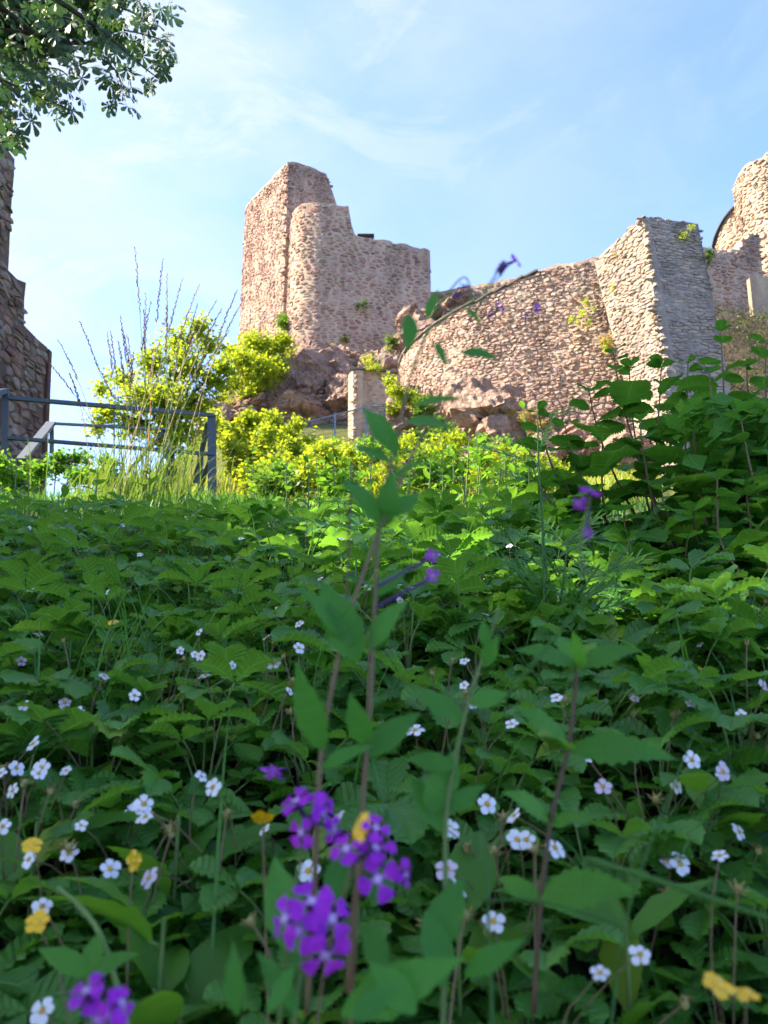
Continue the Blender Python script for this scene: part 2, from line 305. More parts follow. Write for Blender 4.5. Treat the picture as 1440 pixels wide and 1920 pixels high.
# ------------------------------------------------------------------ ground
def build_ground():
    m, nt, N, mth, mix, ns, ramp = newmat('earth_and_turf'); L = nt.links.new; g = geo_pos(N)
    sx = N('ShaderNodeSeparateXYZ'); L(g, sx.inputs[0]); n1 = ns(2.2, 5, .65, g); n2 = ns(25, 4, .7, g)
    turf = mix(n1.outputs['Fac'], (.085, .12, .02), (.17, .17, .045)); soil = mix(n2.outputs['Fac'], (.04, .03, .02), (.02, .03, .012))
    k = mth('ADD', mth('MULTIPLY', mth('SUBTRACT', sx.outputs['Y'], 3.5), .5), mth('SUBTRACT', n1.outputs['Fac'], .5)); k = mth('MINIMUM', mth('MAXIMUM', k, 0.0), 1.0)
    c = mix(mth('MULTIPLY', n2.outputs['Fac'], .6), mix(k, soil, turf), (.03, .035, .012))
    B = N('ShaderNodeBsdfPrincipled'); B.inputs['Roughness'].default_value = .95; B.inputs['Specular IOR Level'].default_value = .1; L(c, B.inputs['Base Color'])
    bp = N('ShaderNodeBump'); bp.inputs['Strength'].default_value = 1; bp.inputs['Distance'].default_value = .05; L(n2.outputs['Fac'], bp.inputs['Height']); L(bp.outputs['Normal'], B.inputs['Normal'])
    finish(nt, N, B.outputs[0])
    ys = [-15, -10, -6, -4, -3, -2, -1.5, -1] + [i * .12 - .8 for i in range(45)] + [4.8 + i * .4 for i in range(100)] + [46, 49, 53, 58, 64, 72, 82, 95, 110, 130, 160, 200, 260, 340, 420]
    nx = 120; mb = MB(); vs = []
    for y in ys:
        w = 5.0 + max(0, y) * 1.0 + 8 * smooth(-15, 0, -y + 0.0)
        if y > 20: w += (y - 20) * .5
        for i in range(nx + 1):
            s = i / nx * 2 - 1; x = w * (s * .45 + s ** 3 * .55) * 1.6
            vs.append((x, y, ground(x, y)))
    fs = [(j * (nx + 1) + i, j * (nx + 1) + i + 1, (j + 1) * (nx + 1) + i + 1, (j + 1) * (nx + 1) + i) for j in range(len(ys) - 1) for i in range(nx)]
    mb.add(vs, fs); o = mb.obj('ground', m, smooth_=True); setp(o, kind='structure')
build_ground()

# ------------------------------------------------------------------ masonry
def resample(pts, closed=False, n=24):
    """Catmull-Rom through plan points"""
    out = []; q = [Vector(p) for p in pts]; q = [q[0] * 2 - q[1]] + q + [q[-1] * 2 - q[-2]]
    for i in range(1, len(q) - 2):
        for k in range(n):
            t = k / n; a, b, c, d = q[i - 1], q[i], q[i + 1], q[i + 2]
            out.append(.5 * ((2 * b) + (c - a) * t + (2 * a - 5 * b + 4 * c - d) * t * t + (3 * b - a - 3 * c + d) * t ** 3))
    out.append(q[-2]); return out
class PlanSurf:
    """vertical wall face over a plan curve; u metres along, v metres above z0; faces the right hand side of travel"""
    def __init__(s, pts, z0, batter=0.0, curved=True):
        s.p = resample([Vector((a, b)) for a, b in pts]) if curved else [Vector(p) for p in pts]
        s.l = [0.0]
        for a, b in zip(s.p, s.p[1:]): s.l.append(s.l[-1] + (b - a).length)
        s.W = s.l[-1]; s.z0 = z0; s.b = batter
        s.px = np.array([p.x for p in s.p]); s.py = np.array([p.y for p in s.p]); s.L = np.array(s.l)
    def __call__(s, u, v):
        e = .15; u2 = min(max(u, 0), s.W)
        x = float(np.interp(u2, s.L, s.px)); y = float(np.interp(u2, s.L, s.py))
        a, b = max(0, u2 - e), min(s.W, u2 + e)
        tx = float(np.interp(b, s.L, s.px) - np.interp(a, s.L, s.px)); ty = float(np.interp(b, s.L, s.py) - np.interp(a, s.L, s.py)); l = math.hypot(tx, ty) or 1
        n = Vector((ty / l, -tx / l, 0)); t = Vector((tx / l, ty / l, 0))
        p = Vector((x, y, s.z0 + v)) - n * (s.b * v) + t * (u - u2)
        return p, n, t, Vector((0, 0, 1))
class QuadSurf:
    """bilinear face from four corners (bottom-left, bottom-right, top-right, top-left)"""
    def __init__(s, bl, br, tr, tl):
        s.c = [Vector(q) for q in (bl, br, tr, tl)]; s.W = ((s.c[1] - s.c[0]).length + (s.c[2] - s.c[3]).length) / 2; s.H = ((s.c[3] - s.c[0]).length + (s.c[2] - s.c[1]).length) / 2
    def __call__(s, u, v):
        a, b = u / s.W, v / s.H; bl, br, tr, tl = s.c
        p = (bl * (1 - a) + br * a) * (1 - b) + (tl * (1 - a) + tr * a) * b
        t = ((br - bl) * (1 - b) + (tr - tl) * b).normalized(); w = ((tl - bl) * (1 - a) + (tr - br) * a).normalized()
        return p, t.cross(w).normalized(), t, w
def clip(poly, a, b, c):
    """keep a*x + b*y <= c"""
    out = []
    for i in range(len(poly)):
        p, q = poly[i - 1], poly[i]; dp = a * p[0] + b * p[1] - c; dq = a * q[0] + b * q[1] - c
        if (dp <= 0) != (dq <= 0):
            t = dp / (dp - dq); out.append((p[0] + (q[0] - p[0]) * t, p[1] + (q[1] - p[1]) * t))
        if dq <= 0: out.append(q)
    return out
def stone_cells(W, H, cw, ch, seed, drop=.22):
    rr = random.Random(seed); rows = int(math.ceil(H / ch)) + 1; asp = cw / ch; g = {}
    for j in range(-1, rows + 1):
        off = rr.random()
        for i in range(-1, int(W / cw) + 3):
            if rr.random() < drop: continue
            g[(i, j)] = ((i + off + rr.uniform(-.36, .36)) * cw, (j + .5 + rr.uniform(-.33, .33)) * ch * asp)   # isotropic space
    cells = []
    for (i, j), s in g.items():
        x, y = s; R_ = cw * 1.15; poly = [(x - R_, y - R_), (x + R_, y - R_), (x + R_, y + R_), (x - R_, y + R_)]
        for dj in (-2, -1, 0, 1, 2):
            for di in (-3, -2, -1, 0, 1, 2, 3):
                o = g.get((i + di, j + dj))
                if o is None or (di == 0 and dj == 0): continue
                a, b = o[0] - x, o[1] - y; poly = clip(poly, a, b, (o[0] ** 2 + o[1] ** 2 - x * x - y * y) / 2)
                if len(poly) < 3: break
            if len(poly) < 3: break
        if len(poly) >= 3: cells.append([(p[0], p[1] / asp) for p in poly])
    return cells
def poly_area(p): return abs(sum(p[i - 1][0] * p[i][1] - p[i][0] * p[i - 1][1] for i in range(len(p)))) / 2
def make_stones(S, W, H, cw, ch, gap, relief, palette, seed, inside, lift=0.0, tilt=.5, shrinkvar=.15, split=True):
    """-> list of (area, centre, verts, faces, colour)"""
    rr = random.Random(seed + 7); out = []
    cells = []
    for c in stone_cells(W, H, cw, ch, seed):
        if split and poly_area(c) > cw * ch * .9 and rr.random() < .3:       # some big cells hold two flat stones
            ys = [p[1] for p in c]; m = sum(ys) / len(ys); cells += [clip(c, 0, 1, m), clip(c, 0, -1, -m)]
        else: cells.append(c)
    for c in cells:
        if len(c) < 3: continue
        cx = sum(p[0] for p in c) / len(c); cy = sum(p[1] for p in c) / len(c)
        if cx < -.07 or cx > W + .07 or not inside(cx, cy): continue
        q = [p for i, p in enumerate(c) if math.hypot(p[0] - c[i - 1][0], p[1] - c[i - 1][1]) > .02]
        if len(q) < 3: continue
        A = poly_area(q)
        if A < cw * ch * .05: continue
        k = max(.35, 1 - gap / math.sqrt(A)) * rr.uniform(1 - shrinkvar, 1)
        r = []                                                              # cut corners
        for i, p in enumerate(q):
            a, b = q[i - 1], q[(i + 1) % len(q)]; f = rr.uniform(.08, .22)
            for o in (a, b): r.append((p[0] + (o[0] - p[0]) * f, p[1] + (o[1] - p[1]) * f))
        if len(r) > 14: r = r[::2] if len(r) > 20 else r[:14]
        r = [(cx + (p[0] - cx) * k, cy + (p[1] - cy) * k) for p in r]
        n = len(r); h = relief * rr.uniform(.45, 1.35); tx, ty = rr.uniform(-tilt, tilt), rr.uniform(-tilt, tilt); sz = math.sqrt(A)
        P0, Nn, T, U = S(cx, cy); vs = []
        for ring, (sc, hh) in enumerate(((1.0, -.05), (.97, h * .45), (.74, h))):
            for x, y in r:
                ux, uy = (x - cx) * sc, (y - cy) * sc
                z = hh + (h * (tx * ux + ty * uy) / sz * 1.2 if ring else 0) + (rr.uniform(-.18, .18) * h if ring else 0) + lift
                p_, n_, _, _ = S(cx + ux, cy + uy); vs.append(p_ + n_ * z)
        p_, n_, _, _ = S(cx, cy); vs.append(p_ + n_ * (h * rr.uniform(.9, 1.2) + lift))
        fs = []
        for g_ in range(2):
            for i in range(n): fs.append((g_ * n + i, g_ * n + (i + 1) % n, (g_ + 1) * n + (i + 1) % n, (g_ + 1) * n + i))
        for i in range(n): fs.append((2 * n + i, 2 * n + (i + 1) % n, 3 * n))
        b = rr.choice(palette); mean = [sum(c[i] for c in palette) / len(palette) for i in range(3)]; m = rr.uniform(.84, 1.14); out.append((A * k, P0 + Nn * 0, vs, fs, tuple(min(.85, (x * .72 + y * .28) * m) for x, y in zip(b, mean))))
    return out
def place_stones(thing, stones, limit, name='stone', stuffname='small_stones'):
    stones.sort(key=lambda s: -s[0])
    for A, c, vs, fs, col in stones[:limit]:
        me = bpy.data.meshes.new(name); me.from_pydata([v - c for v in vs], [], fs); me.materials.append(M['stone'])
        o = link(name, me, thing, c - thing.location); o.color = (*col, 1)
    if len(stones) > limit:
        mb = MB()
        for A, c, vs, fs, col in stones[limit:]: mb.add([v - thing.location for v in vs], fs, 0, None, 0, col)
        o = mb.obj(stuffname, M['stonej'], thing); setp(o, kind='stuff')
def wall_body(thing, name, S, W, top, thick, mat, du=.3, dv=.35, seed=0, bottom=0.0, rough=.04):
    nu = max(2, int(W / du)); us = [W * i / nu for i in range(nu + 1)]; nv = max(2, int(max(top(u) for u in us) / dv)); F = []; B = []
    for u in us:
        t = top(u)
        for j in range(nv + 1):
            v = bottom + (t - bottom) * j / nv; p, n, _, _ = S(u, v); w = mnoise.noise(p * 1.4 + Vector((seed, 0, 0))) * rough
            F.append(p + n * w - thing.location); B.append(p - n * thick - thing.location)
    mb = MB(); k = nv + 1; fs = []; n = len(F)
    for i in range(nu):
        for j in range(nv):
            a = i * k + j; fs.append((a, a + k, a + k + 1, a + 1)); fs.append((n + a, n + a + 1, n + a + k + 1, n + a + k))
        a = i * k + nv; fs.append((a, a + k, n + a + k, n + a)); a = i * k; fs.append((a, n + a, n + a + k, a + k))
    for j in range(nv): fs.append((j, j + 1, n + j + 1, n + j)); a = nu * k + j; fs.append((a, n + a, n + a + 1, a + 1))
    mb.add(F + B, fs); return mb.obj(name, mat, thing)
def jag(prof, amp, step, seed):
    """broken top line: profile points (u, v) plus stepped noise"""
    us = [p[0] for p in prof]; vs = [p[1] for p in prof]
    def f(u):
        k = math.floor(u / step); rr = random.Random(seed * 1000 + k); return float(np.interp(u, us, vs)) + rr.uniform(-amp, amp) * (1 if rr.random() < .75 else 1.8)
    return f

def build_tower():
    t = empty('castle_tower', (-4, 40, 17), 'tall ruined pink rubble tower on the crag, highest point of the ruin', 'tower')
    z0 = 15.0; stones = []
    # curved left face, lit
    A1 = PlanSurf([(-7.7, 46.0), (-8.55, 44.6), (-8.72, 43.3), (-8.2, 42.45), (-7.35, 41.55), (-6.5, 40.63), (-5.63, 39.7)], z0, .006)
    tp = jag([(0, 13.3), (A1.W * .6, 13.8), (A1.W, 14.35)], .07, .3, 3)
    wall_body(t, 'curved_wall_core', A1, A1.W, tp, 1.2, M['mortar'], seed=1)
    stones += make_stones(A1, A1.W, 14.2, .29, .16, .03, .04, PINK, 11, lambda u, v: v < tp(u) - .12 and u < A1.W - .02, tilt=.9)
    A2 = PlanSurf([(-5.60, 39.72), (-2.75, 40.45)], z0, .004, False)
    pr = [(0, 14.35), (1.2, 14.3), (2.45, 13.95), (2.6, 13.3), (2.65, 12.5), (2.94, 11.9)]
    tp2 = jag(pr, .10, .3, 5)
    wall_body(t, 'side_wall_core', A2, A2.W, tp2, 1.3, M['mortar'], seed=2)
    stones += make_stones(A2, A2.W, 14.3, .31, .16, .035, .03, ROSE + PINK, 12, lambda u, v: v < tp2(u) - .1 and u < A2.W - .1, tilt=.4)
    place_stones(t, stones, 300)
    # top edge stones give the ragged outline
    t2 = empty('bastion_wall', (-1, 38, 15), 'round-cornered rubble bastion with pale mortar standing before the tall tower', 'wall')
    Bs = PlanSurf([(-5.25, 41.5), (-5.45, 40.0), (-5.3, 39.0), (-4.75, 38.2), (-3.9, 37.85), (-3.0, 37.85), (-1.5, 38.2), (.6, 38.9), (2.65, 39.6)], 12.6, .012)
    W = Bs.W
    pr = [(0, 12.3), (2.2, 12.45), (3.0, 12.9), (6.45, 12.75), (6.5, 11.7), (6.7, 11.6), (6.75, 11.05), (W - .2, 11.05), (W, 10.9)]
    tp3 = jag(pr, .06, .3, 6)
    wall_body(t2, 'wall_core', Bs, W, tp3, 1.1, M['mortar'], seed=3, du=.2)
    st = make_stones(Bs, 2.9, 13, .29, .16, .04, .045, PINK + CREAM[:2], 21, lambda u, v: v < tp3(u) - .08 and 0 <= u < 2.9, tilt=.8)
    st += make_stones(Bs, W, 13, .40, .20, .05, .035, ROSE + PINK + [(.46, .33, .26), (.48, .36, .28), (.50, .37, .29), (.24, .12, .11)], 22, lambda u, v: v < tp3(u) - .1 and 2.9 <= u < W - .1, tilt=.4, shrinkvar=.4)
    place_stones(t2, st, 300)
    E = PlanSurf([(2.66, 39.62), (3.0, 43.5)], 12.6, .012, False)
    wall_body(t2, 'end_wall_core', E, E.W, jag([(0, 10.9), (E.W, 10.7)], .08, .35, 8), 1.0, M['mortar'], seed=4)
    # wooden lookout bench on the wall step
    b = empty('lookout_bench', P(686, 452, 38.9), 'small dark wooden bench on the step of the bastion top', 'bench')
    c = b.location
    MB().box((0, 0, .32), (.46, .16, .045)).obj('seat_board', M['wood'], b)
    for s in (-1, 1):
        MB().bar((s * .3, 0, -.35), (s * .38, 0, .29), .14, .12, (0, 1, 0)).obj('leg', M['wood'], b)
build_tower()

def build_linkwall():
    t = empty('low_link_wall', (5, 41, 14), 'low shaded pink wall running right from the bastion behind the curved wall', 'wall')
    S = PlanSurf([(2.5, 41.2), (5.5, 40.6), (9.5, 39.0)], 13.5, 0.0); tp = jag([(0, 8.3), (S.W, 8.6)], .07, .5, 9)
    wall_body(t, 'wall_core', S, S.W, tp, .8, M['mortar'], seed=5)
    place_stones(t, make_stones(S, S.W, 9, .42, .24, .08, .05, ROSE, 31, lambda u, v: 2.5 < v < tp(u) - .1), 160)
build_linkwall()

def build_curtain():
    t = empty('curtain_wall', (4, 28, 9), 'long curved tan rubble curtain wall with rising top between gate and buttress', 'wall')
    S = PlanSurf([(1.2, 34.2), (.55, 32.6), (.75, 31.0), (1.7, 29.5), (3.4, 28.3), (5.5, 27.4), (8.2, 26.5), (10.0, 26.0)], 7.6, .03)
    W = S.W
    def at(px): # u where the wall is seen at pixel column px
        best = min(range(200), key=lambda i: abs((lambda p: p.x / p.y)(S(W * i / 199, 5)[0]) - (px - 720) / 1350.0)); return W * best / 199
    z = 7.6
    pr = [(0, 5.6), (at(745), 5.75), (at(800), 6.35), (at(850), 6.75), (at(900), 7.05), (at(1000), 7.75), (at(1060), 8.0), (at(1115), 8.0), (W, 8.1)]
    pr.sort(); tp = jag(pr, .09, .3, 10)
    wall_body(t, 'wall_core', S, W, tp, .9, M['mortar'], seed=6, du=.22)
    place_stones(t, make_stones(S, W, 8.4, .235, .125, .02, .052, TAN, 41, lambda u, v: v < tp(u) - .07, tilt=1.0), 300)
    rr = random.Random(3); u = at(748)
    while u < at(990):
        L = rr.uniform(.4, .75); a, n, _, _ = S(u, tp(u) + .03); b, _, _, _ = S(u + L * .96, float(np.interp(u + L, [p[0] for p in pr], [p[1] for p in pr])) + .04)
        MB().bar(a - n * .2 - t.location, b - n * .2 - t.location, .62, .07).obj('coping_slab', M['stonegrey'], t); u += L
M['stonegrey'] = plain('coping_stone', (.34, .29, .24), .9, .15, .4, 14, bump=.6)
build_curtain()

def build_buttress():
    t = empty('stone_buttress', (9, 23, 8), 'massive grey slate buttress with sunlit left face and shaded front', 'buttress')
    cb = P(1272, 850, 21.2); ct = P(1205, 406, 23.0); lb = P(1203, 850, 24.6); lt = P(1114, 490, 26.2); rb = P(1392, 850, 22.2); rt = P(1309, 420, 23.6)
    down = Vector((0, 0, -1.5))
    L = QuadSurf(lb + (lb - lt) * .15, cb + (cb - ct) * .15, ct, lt); F = QuadSurf(cb + (cb - ct) * .15, rb + (rb - rt) * .15, rt, ct)
    wall_body(t, 'core', L, L.W, lambda u: L.H, .3, M['mortarg'], seed=21); wall_body(t, 'core', F, F.W, lambda u: F.H, .02, M['mortarg'], seed=22)
    bk = rt + Vector((-.6, 3.2, -.2)); bb = rb + Vector((-.4, 3.6, 0)) + (rb - rt) * .15
    mb = MB(); q = [v - t.location for v in (F.c[1], F.c[2], bb, bk, L.c[3], ct)]
    mb.add(q, [(0, 2, 3, 1), (1, 3, 4, 5)]); mb.obj('rear_core', M['mortarg'], t)
    tpl = jag([(0, L.H - .02), (L.W, L.H - .02)], .06, .3, 12); tpf = jag([(0, F.H - .02), (F.W, F.H - .02)], .06, .3, 13)
    st = make_stones(L, L.W, L.H, .36, .105, .012, .05, GREY + CREAM[:3], 51, lambda u, v: v < tpl(u) and .1 < u < L.W + .03, tilt=1.0, split=False)
    st2 = make_stones(F, F.W, F.H, .34, .10, .012, .03, GREY, 52, lambda u, v: v < tpf(u) and -.06 < u < F.W - .08, tilt=.6, split=False)
    st.sort(key=lambda s: -s[0]); st2.sort(key=lambda s: -s[0])
    big = st[:150] + st2[:150]; big.sort(key=lambda s: -s[0]); rest = st[150:] + st2[150:]
    place_stones(t, big, 300)
    mb = MB()
    for A, c, vs, fs, col in rest: mb.add([v - t.location for v in vs], fs, 0, None, 0, col)
    setp(mb.obj('small_stones', M['stonej'], t), kind='stuff')
build_buttress()

def build_left_wall():
    t = empty('high_stone_wall', (-7, 8, 2), 'high dark stepped stone wall at the left edge beyond the railing', 'wall')
    z0 = 1.0; st = []; x0 = -6.6
    hs = [P(2, 300, 12.4).z + .5, P(30, 503, 13.1).z, P(66, 622, 14.1).z, 4.3]
    for i, (ya, yb) in enumerate([(12.1, 13.0), (13.0, 13.7), (13.7, 14.75), (8.5, 12.1)]):
        h = hs[i] - z0
        S = PlanSurf([(x0, ya), (x0, yb)], z0, .05, False)       # the face leans back as it rises
        tp = jag([(0, h), (S.W, h)], .06, .4, 20 + i)
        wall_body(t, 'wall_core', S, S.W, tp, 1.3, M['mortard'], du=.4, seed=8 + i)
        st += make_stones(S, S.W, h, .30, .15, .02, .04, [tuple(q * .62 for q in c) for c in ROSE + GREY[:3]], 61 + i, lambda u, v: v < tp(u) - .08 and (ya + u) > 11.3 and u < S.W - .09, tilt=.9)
        E = PlanSurf([(x0, yb + .005), (x0 - 1.2, yb + .005)], z0, 0.0, False)
    place_stones(t, st, 260)
    h = hs[2] - z0; mb = MB(); a = Vector((x0 - .09, 14.78, z0 + .5)); b = Vector((x0 - .09 - .05 * (h - .5), 14.78, z0 + h - .1))
    mb.bar(a - t.location, b - t.location, .26, .14, (0, 1, 0)); mb.obj('rusty_edge_strip', plain('rust', (.15, .075, .055), .8, .2, .3, 8), t)
build_left_wall()

def build_right_castle():
    t = empty('round_keep', (23, 46, 20), 'sunlit round cream tower at the right edge of the picture', 'tower')
    zt = P(1425, 282, 45).z; cx = P(1488, 300, 45).x; r = 2.95
    S = PlanSurf([(cx + r * math.sin(a), 47 - r * math.cos(a)) for a in [R(x) for x in range(-130, 100, 20)]], 17, .012); H = zt - 17
    tp = jag([(0, H - .5), (S.W * .5, H - .2), (S.W, H)], .12, .5, 30)
    wall_body(t, 'round_core', S, S.W, tp, .9, M['plaster'], seed=12)
    place_stones(t, make_stones(S, S.W, H, .45, .24, .06, .09, CREAM, 71, lambda u, v: v > 5 and v < tp(u) - .1 and u < S.W * .75, tilt=.8), 260)
    q = empty('eave_turret', (21, 45, 20), 'small cream turret with curved dark eave beside the round tower', 'turret')
    c = P(1405, 420, 50.5); r = 2.0; pts = [(c.x + r * math.sin(a), 51.3 - r * math.cos(a)) for a in [R(x) for x in range(-140, 120, 20)]]
    S = PlanSurf(pts, 18, 0.0); zt = P(1345, 430, 50).z - 18
    prof = [(S.W * i / 12, zt + 1.9 * smooth(.12, .5, i / 12)) for i in range(13)]
    tp = jag(prof, .0, .5, 31); wall_body(q, 'round_core', S, S.W, tp, .6, M['plaster'], seed=13, du=.15)
    place_stones(q, make_stones(S, S.W, zt + 2, .42, .22, .07, .07, CREAM, 72, lambda u, v: v > 3 and v < tp(u) - .2, tilt=.7), 150)
    mb = MB(); A = []; B = []
    for i in range(25):
        u = S.W * i / 24; p, n, _, _ = S(u, tp(u)); A.append(p + n * .28 + Vector((0, 0, -.12))); B.append(p - n * .6 + Vector((0, 0, .55)))
    vs = [v - q.location for v in A + B] + [v - q.location + Vector((0, 0, .1)) for v in A + B]; fs = []
    for i in range(24): fs += [(i, i + 1, 26 + i, 25 + i), (50 + i, 75 + i, 76 + i, 51 + i), (i, 50 + i, 51 + i, i + 1)]
    mb.add(vs, fs); mb.obj('eave', M['roof'], q)
    w = empty('stepped_inner_wall', (20, 42, 16), 'shaded pink stepped wall below the round tower on the right', 'wall')
    S = PlanSurf([(15.2, 40.6), (17.5, 41.2), (22.5, 42.0)], 13, 0.0)
    def lvl(px, py): return P(px, py, 41.3).z - 13
    def uat(px): return min(range(200), key=lambda i: abs((lambda p: p.x / p.y)(S(S.W * i / 199, 8)[0]) - (px - 720) / 1310.0)) * S.W / 199
    pr = [(0, lvl(1320, 455)), (uat(1340), lvl(1340, 462)), (uat(1342), lvl(1342, 468)), (uat(1388), lvl(1388, 460)), (uat(1390), lvl(1390, 438)), (uat(1418), lvl(1418, 428)), (uat(1420), lvl(1420, 420)), (S.W, lvl(1440, 420))]
    tp = jag(pr, .07, .4, 32); wall_body(w, 'wall_core', S, S.W, tp, .8, M['mortar'], seed=14, du=.12)
    place_stones(w, make_stones(S, S.W, 14, .42, .22, .06, .06, PINK, 73, lambda u, v: v > 4 and v < tp(u) - .1), 220)
    # pale arcaded parapet piece
    a = empty('scalloped_parapet', P(1425, 530, 39), 'pale plastered parapet with scalloped edge at right edge', 'parapet')
    mb = MB(); n = 36; x0, x1 = -.55, 1.4; vs = []; fs = []
    for i in range(n + 1):
        x = x0 + (x1 - x0) * i / n; zt = .28 + .16 * abs(math.sin(math.pi * (x - x0) / .36))
        for y in (0, .35): vs += [(x, y, -2.0), (x, y, zt)]
    for i in range(n):
        k = 4 * i; fs += [(k, k + 4, k + 5, k + 1), (k + 2, k + 3, k + 7, k + 6), (k + 1, k + 5, k + 7, k + 3)]
    fs += [(0, 1, 3, 2), (4 * n, 4 * n + 2, 4 * n + 3, 4 * n + 1)]
    mb.add(vs, fs); mb.obj('plaster_body', M['plaster'], a)
build_right_castle()

def build_gate_area():
    g = empty('retaining_wall', (-.6, 29, 9), 'small plastered retaining wall with lit left edge behind the gate', 'wall')
    a, b = P(664, 692, 29.2), P(752, 688, 30.0); zb = 7.6
    S = PlanSurf([(a.x, a.y), (b.x, b.y)], zb, 0.02, False); H = a.z - zb; tp = jag([(0, H), (S.W, H + .15)], .03, .4, 40)
    wall_body(g, 'wall_core', S, S.W, tp, .6, M['plaster'], seed=15, du=.2)
    place_stones(g, make_stones(S, S.W, H, .34, .16, .09, .03, TAN, 81, lambda u, v: 1 < v < tp(u) - .1, shrinkvar=.5), 90)
    E = PlanSurf([(a.x - .28, a.y + 1.6), (a.x - .02, a.y + .02)], zb, .02, False)
    wall_body(g, 'end_face', E, E.W, lambda u: H - .02, .3, M['mortar'], seed=16); place_stones(g, make_stones(E, E.W, H, .3, .15, .03, .05, TAN, 82, lambda u, v: 1 < v < H - .1), 80)
    n = int(S.W / .45)
    for i in range(n):
        u = S.W * (i + .5) / n; p, nn, _, _ = S(u, tp(u) + .03); MB().box(p - nn * .2 - g.location, (S.W / n * .48, .36, .045)).obj('coping_slab', M['stonegrey'], g)
    h = empty('brick_pier', P(707, 830, 25), 'narrow pier of thin pale bricks at the right end of the mesh gate', 'pier')
    c = h.location; ht = P(707, 758, 25).z - c.z
    MB().box((0, .3, ht / 2 - .3), (.28, .26, ht / 2 + .28)).obj('core', M['mortarg'], h)
    rr = random.Random(5); k = 0; z = -.45
    me = MB().box((0, 0, 0), (.5, .5, .5)).mesh('brick', [M['stone']])
    while z < ht:
        x = -.30 - (.1 if k % 2 else 0)
        while x < .3:
            w = rr.uniform(.16, .26); x1 = min(.31, x + w); x0 = max(-.31, x)
            if x1 - x0 > .05:
                o = link('brick', me, h, ((x0 + x1) / 2, .03 + rr.uniform(-.012, .012), z + .04), None, (x1 - x0 - .02, .10, .065)); m = rr.uniform(.8, 1.15); o.color = tuple(q * m for q in rr.choice(CREAM + GREY[:2])) + (1,)
            x += w
        z += .082; k += 1
    f = empty('mesh_gate', P(625, 835, 24.6), 'low galvanised mesh gate in two panels below the crag', 'gate')
    xa, xb = P(562, 800, 24.6), P(688, 800, 24.6); zl = P(562, 800, 24.6).z - f.location.z; zr = P(690, 768, 24.6).z - f.location.z
    A = Vector((xa.x - f.location.x, 0, 0)); B = Vector((xb.x - f.location.x, 0, 0)); hb = -.35
    def top(s): return zl + .1 + (zr - zl) * s
    for s0, s1 in ((0, .52), (.53, 1)):
        p0, p1 = A.lerp(B, s0), A.lerp(B, s1); mb = MB()
        mb.bar(p0 + Vector((0, 0, top(s0))), p1 + Vector((0, 0, top(s1))), .04, .04); mb.obj('top_bar', M['galv'], f); MB().bar(p0 + Vector((0, 0, hb + .1)), p1 + Vector((0, 0, hb + .4)), .04, .04).obj('bottom_bar', M['galv'], f)
        mb = MB(); n = 9
        for i in range(1, n): mb.tube([p0 + Vector((0, .01, top(s0) * i / n + hb * (1 - i / n))), p1 + Vector((0, .01, top(s1) * i / n + hb * (1 - i / n)))], .009, 4)
        n = 16
        for i in range(1, n):
            q = p0.lerp(p1, i / n); s = s0 + (s1 - s0) * i / n; mb.tube([q + Vector((0, -.01, hb)), q + Vector((0, -.01, top(s)))], .005, 4)
        setp(mb.obj('wire_mesh', M['galv'], f), kind='stuff')
    for s in (0, .525, 1): p = A.lerp(B, s); MB().bar(p + Vector((0, 0, -.8)), p + Vector((0, 0, top(s) + .05)), .06, .06, (0, 1, 0)).obj('post', M['galv'], f)
build_gate_area()

# ------------------------------------------------------------------ rocks
def rock_mesh(rr, sx, sy, sz, mat, npts=18, sub=7, rough=.10, name='boulder'):
    bm = bmesh.new()
    for i in range(npts):
        v = Vector((rr.gauss(0, 1), rr.gauss(0, 1), rr.gauss(0, 1))).normalized() * rr.uniform(.8, 1.0); bm.verts.new((v.x * sx, v.y * sy, v.z * sz))
    bmesh.ops.convex_hull(bm, input=bm.verts)
    for v in [v for v in bm.verts if not v.link_faces]: bm.verts.remove(v)
    bmesh.ops.subdivide_edges(bm, edges=bm.edges, cuts=sub, use_grid_fill=True)
    off = Vector((rr.random() * 50, rr.random() * 50, 0)); s = min(sx, sy, sz)
    for v in bm.verts:
        q = v.co * 1.5 + off; q = Vector((q.x, q.y, q.z * 1.3 + q.x * .35)); dd, pp = mnoise.voronoi(q); d2, p2 = mnoise.voronoi(q * 2.7 + Vector((9, 0, 0)))
        cr = max(0.0, 1 - (dd[1] - dd[0]) * 9.0); d = mnoise.noise(pp[0] * 13.7) * .30 + mnoise.noise(p2[0] * 7.1) * .12 + mnoise.noise(q * 6) * .03 - cr * .14
        v.co += v.co.normalized() * d * min(1.0, s * 1.6)
    me = bpy.data.meshes.new(name); bm.to_mesh(me); bm.free(); me.materials.append(mat); return me
def outcrop(label, polys, mat, seed, base):
    rr = random.Random(seed); t = empty('rock_outcrop', base, label, 'rock')
    for px, py, d, w, h in polys:
        c = P(px, py, d); k = d / 1390.0; me = rock_mesh(rr, w * k * .62, w * k * .55, h * k * .62, mat)
        link('boulder', me, t, c - t.location, (rr.uniform(-.3, .3), rr.uniform(-.3, .3), rr.uniform(0, 3)))
    return t
rr = random.Random(9); rk = []
up = [(395, 775), (420, 745), (470, 722), (520, 690), (545, 650), (600, 648), (650, 660), (700, 690), (720, 700)]; lo = [(395, 790), (470, 790), (560, 800), (660, 800), (720, 790)]
for i in range(64):
    px = rr.uniform(398, 715); a = np.interp(px, *zip(*up)) + 14; b = np.interp(px, *zip(*lo)); t_ = rr.random(); py = a + (b - a) * t_
    w = rr.uniform(34, 72) * (1 if rr.random() < .8 else 1.5); rk.append((px, py, 36.6 - 4.6 * t_, w, w * rr.uniform(.6, 1.1)))
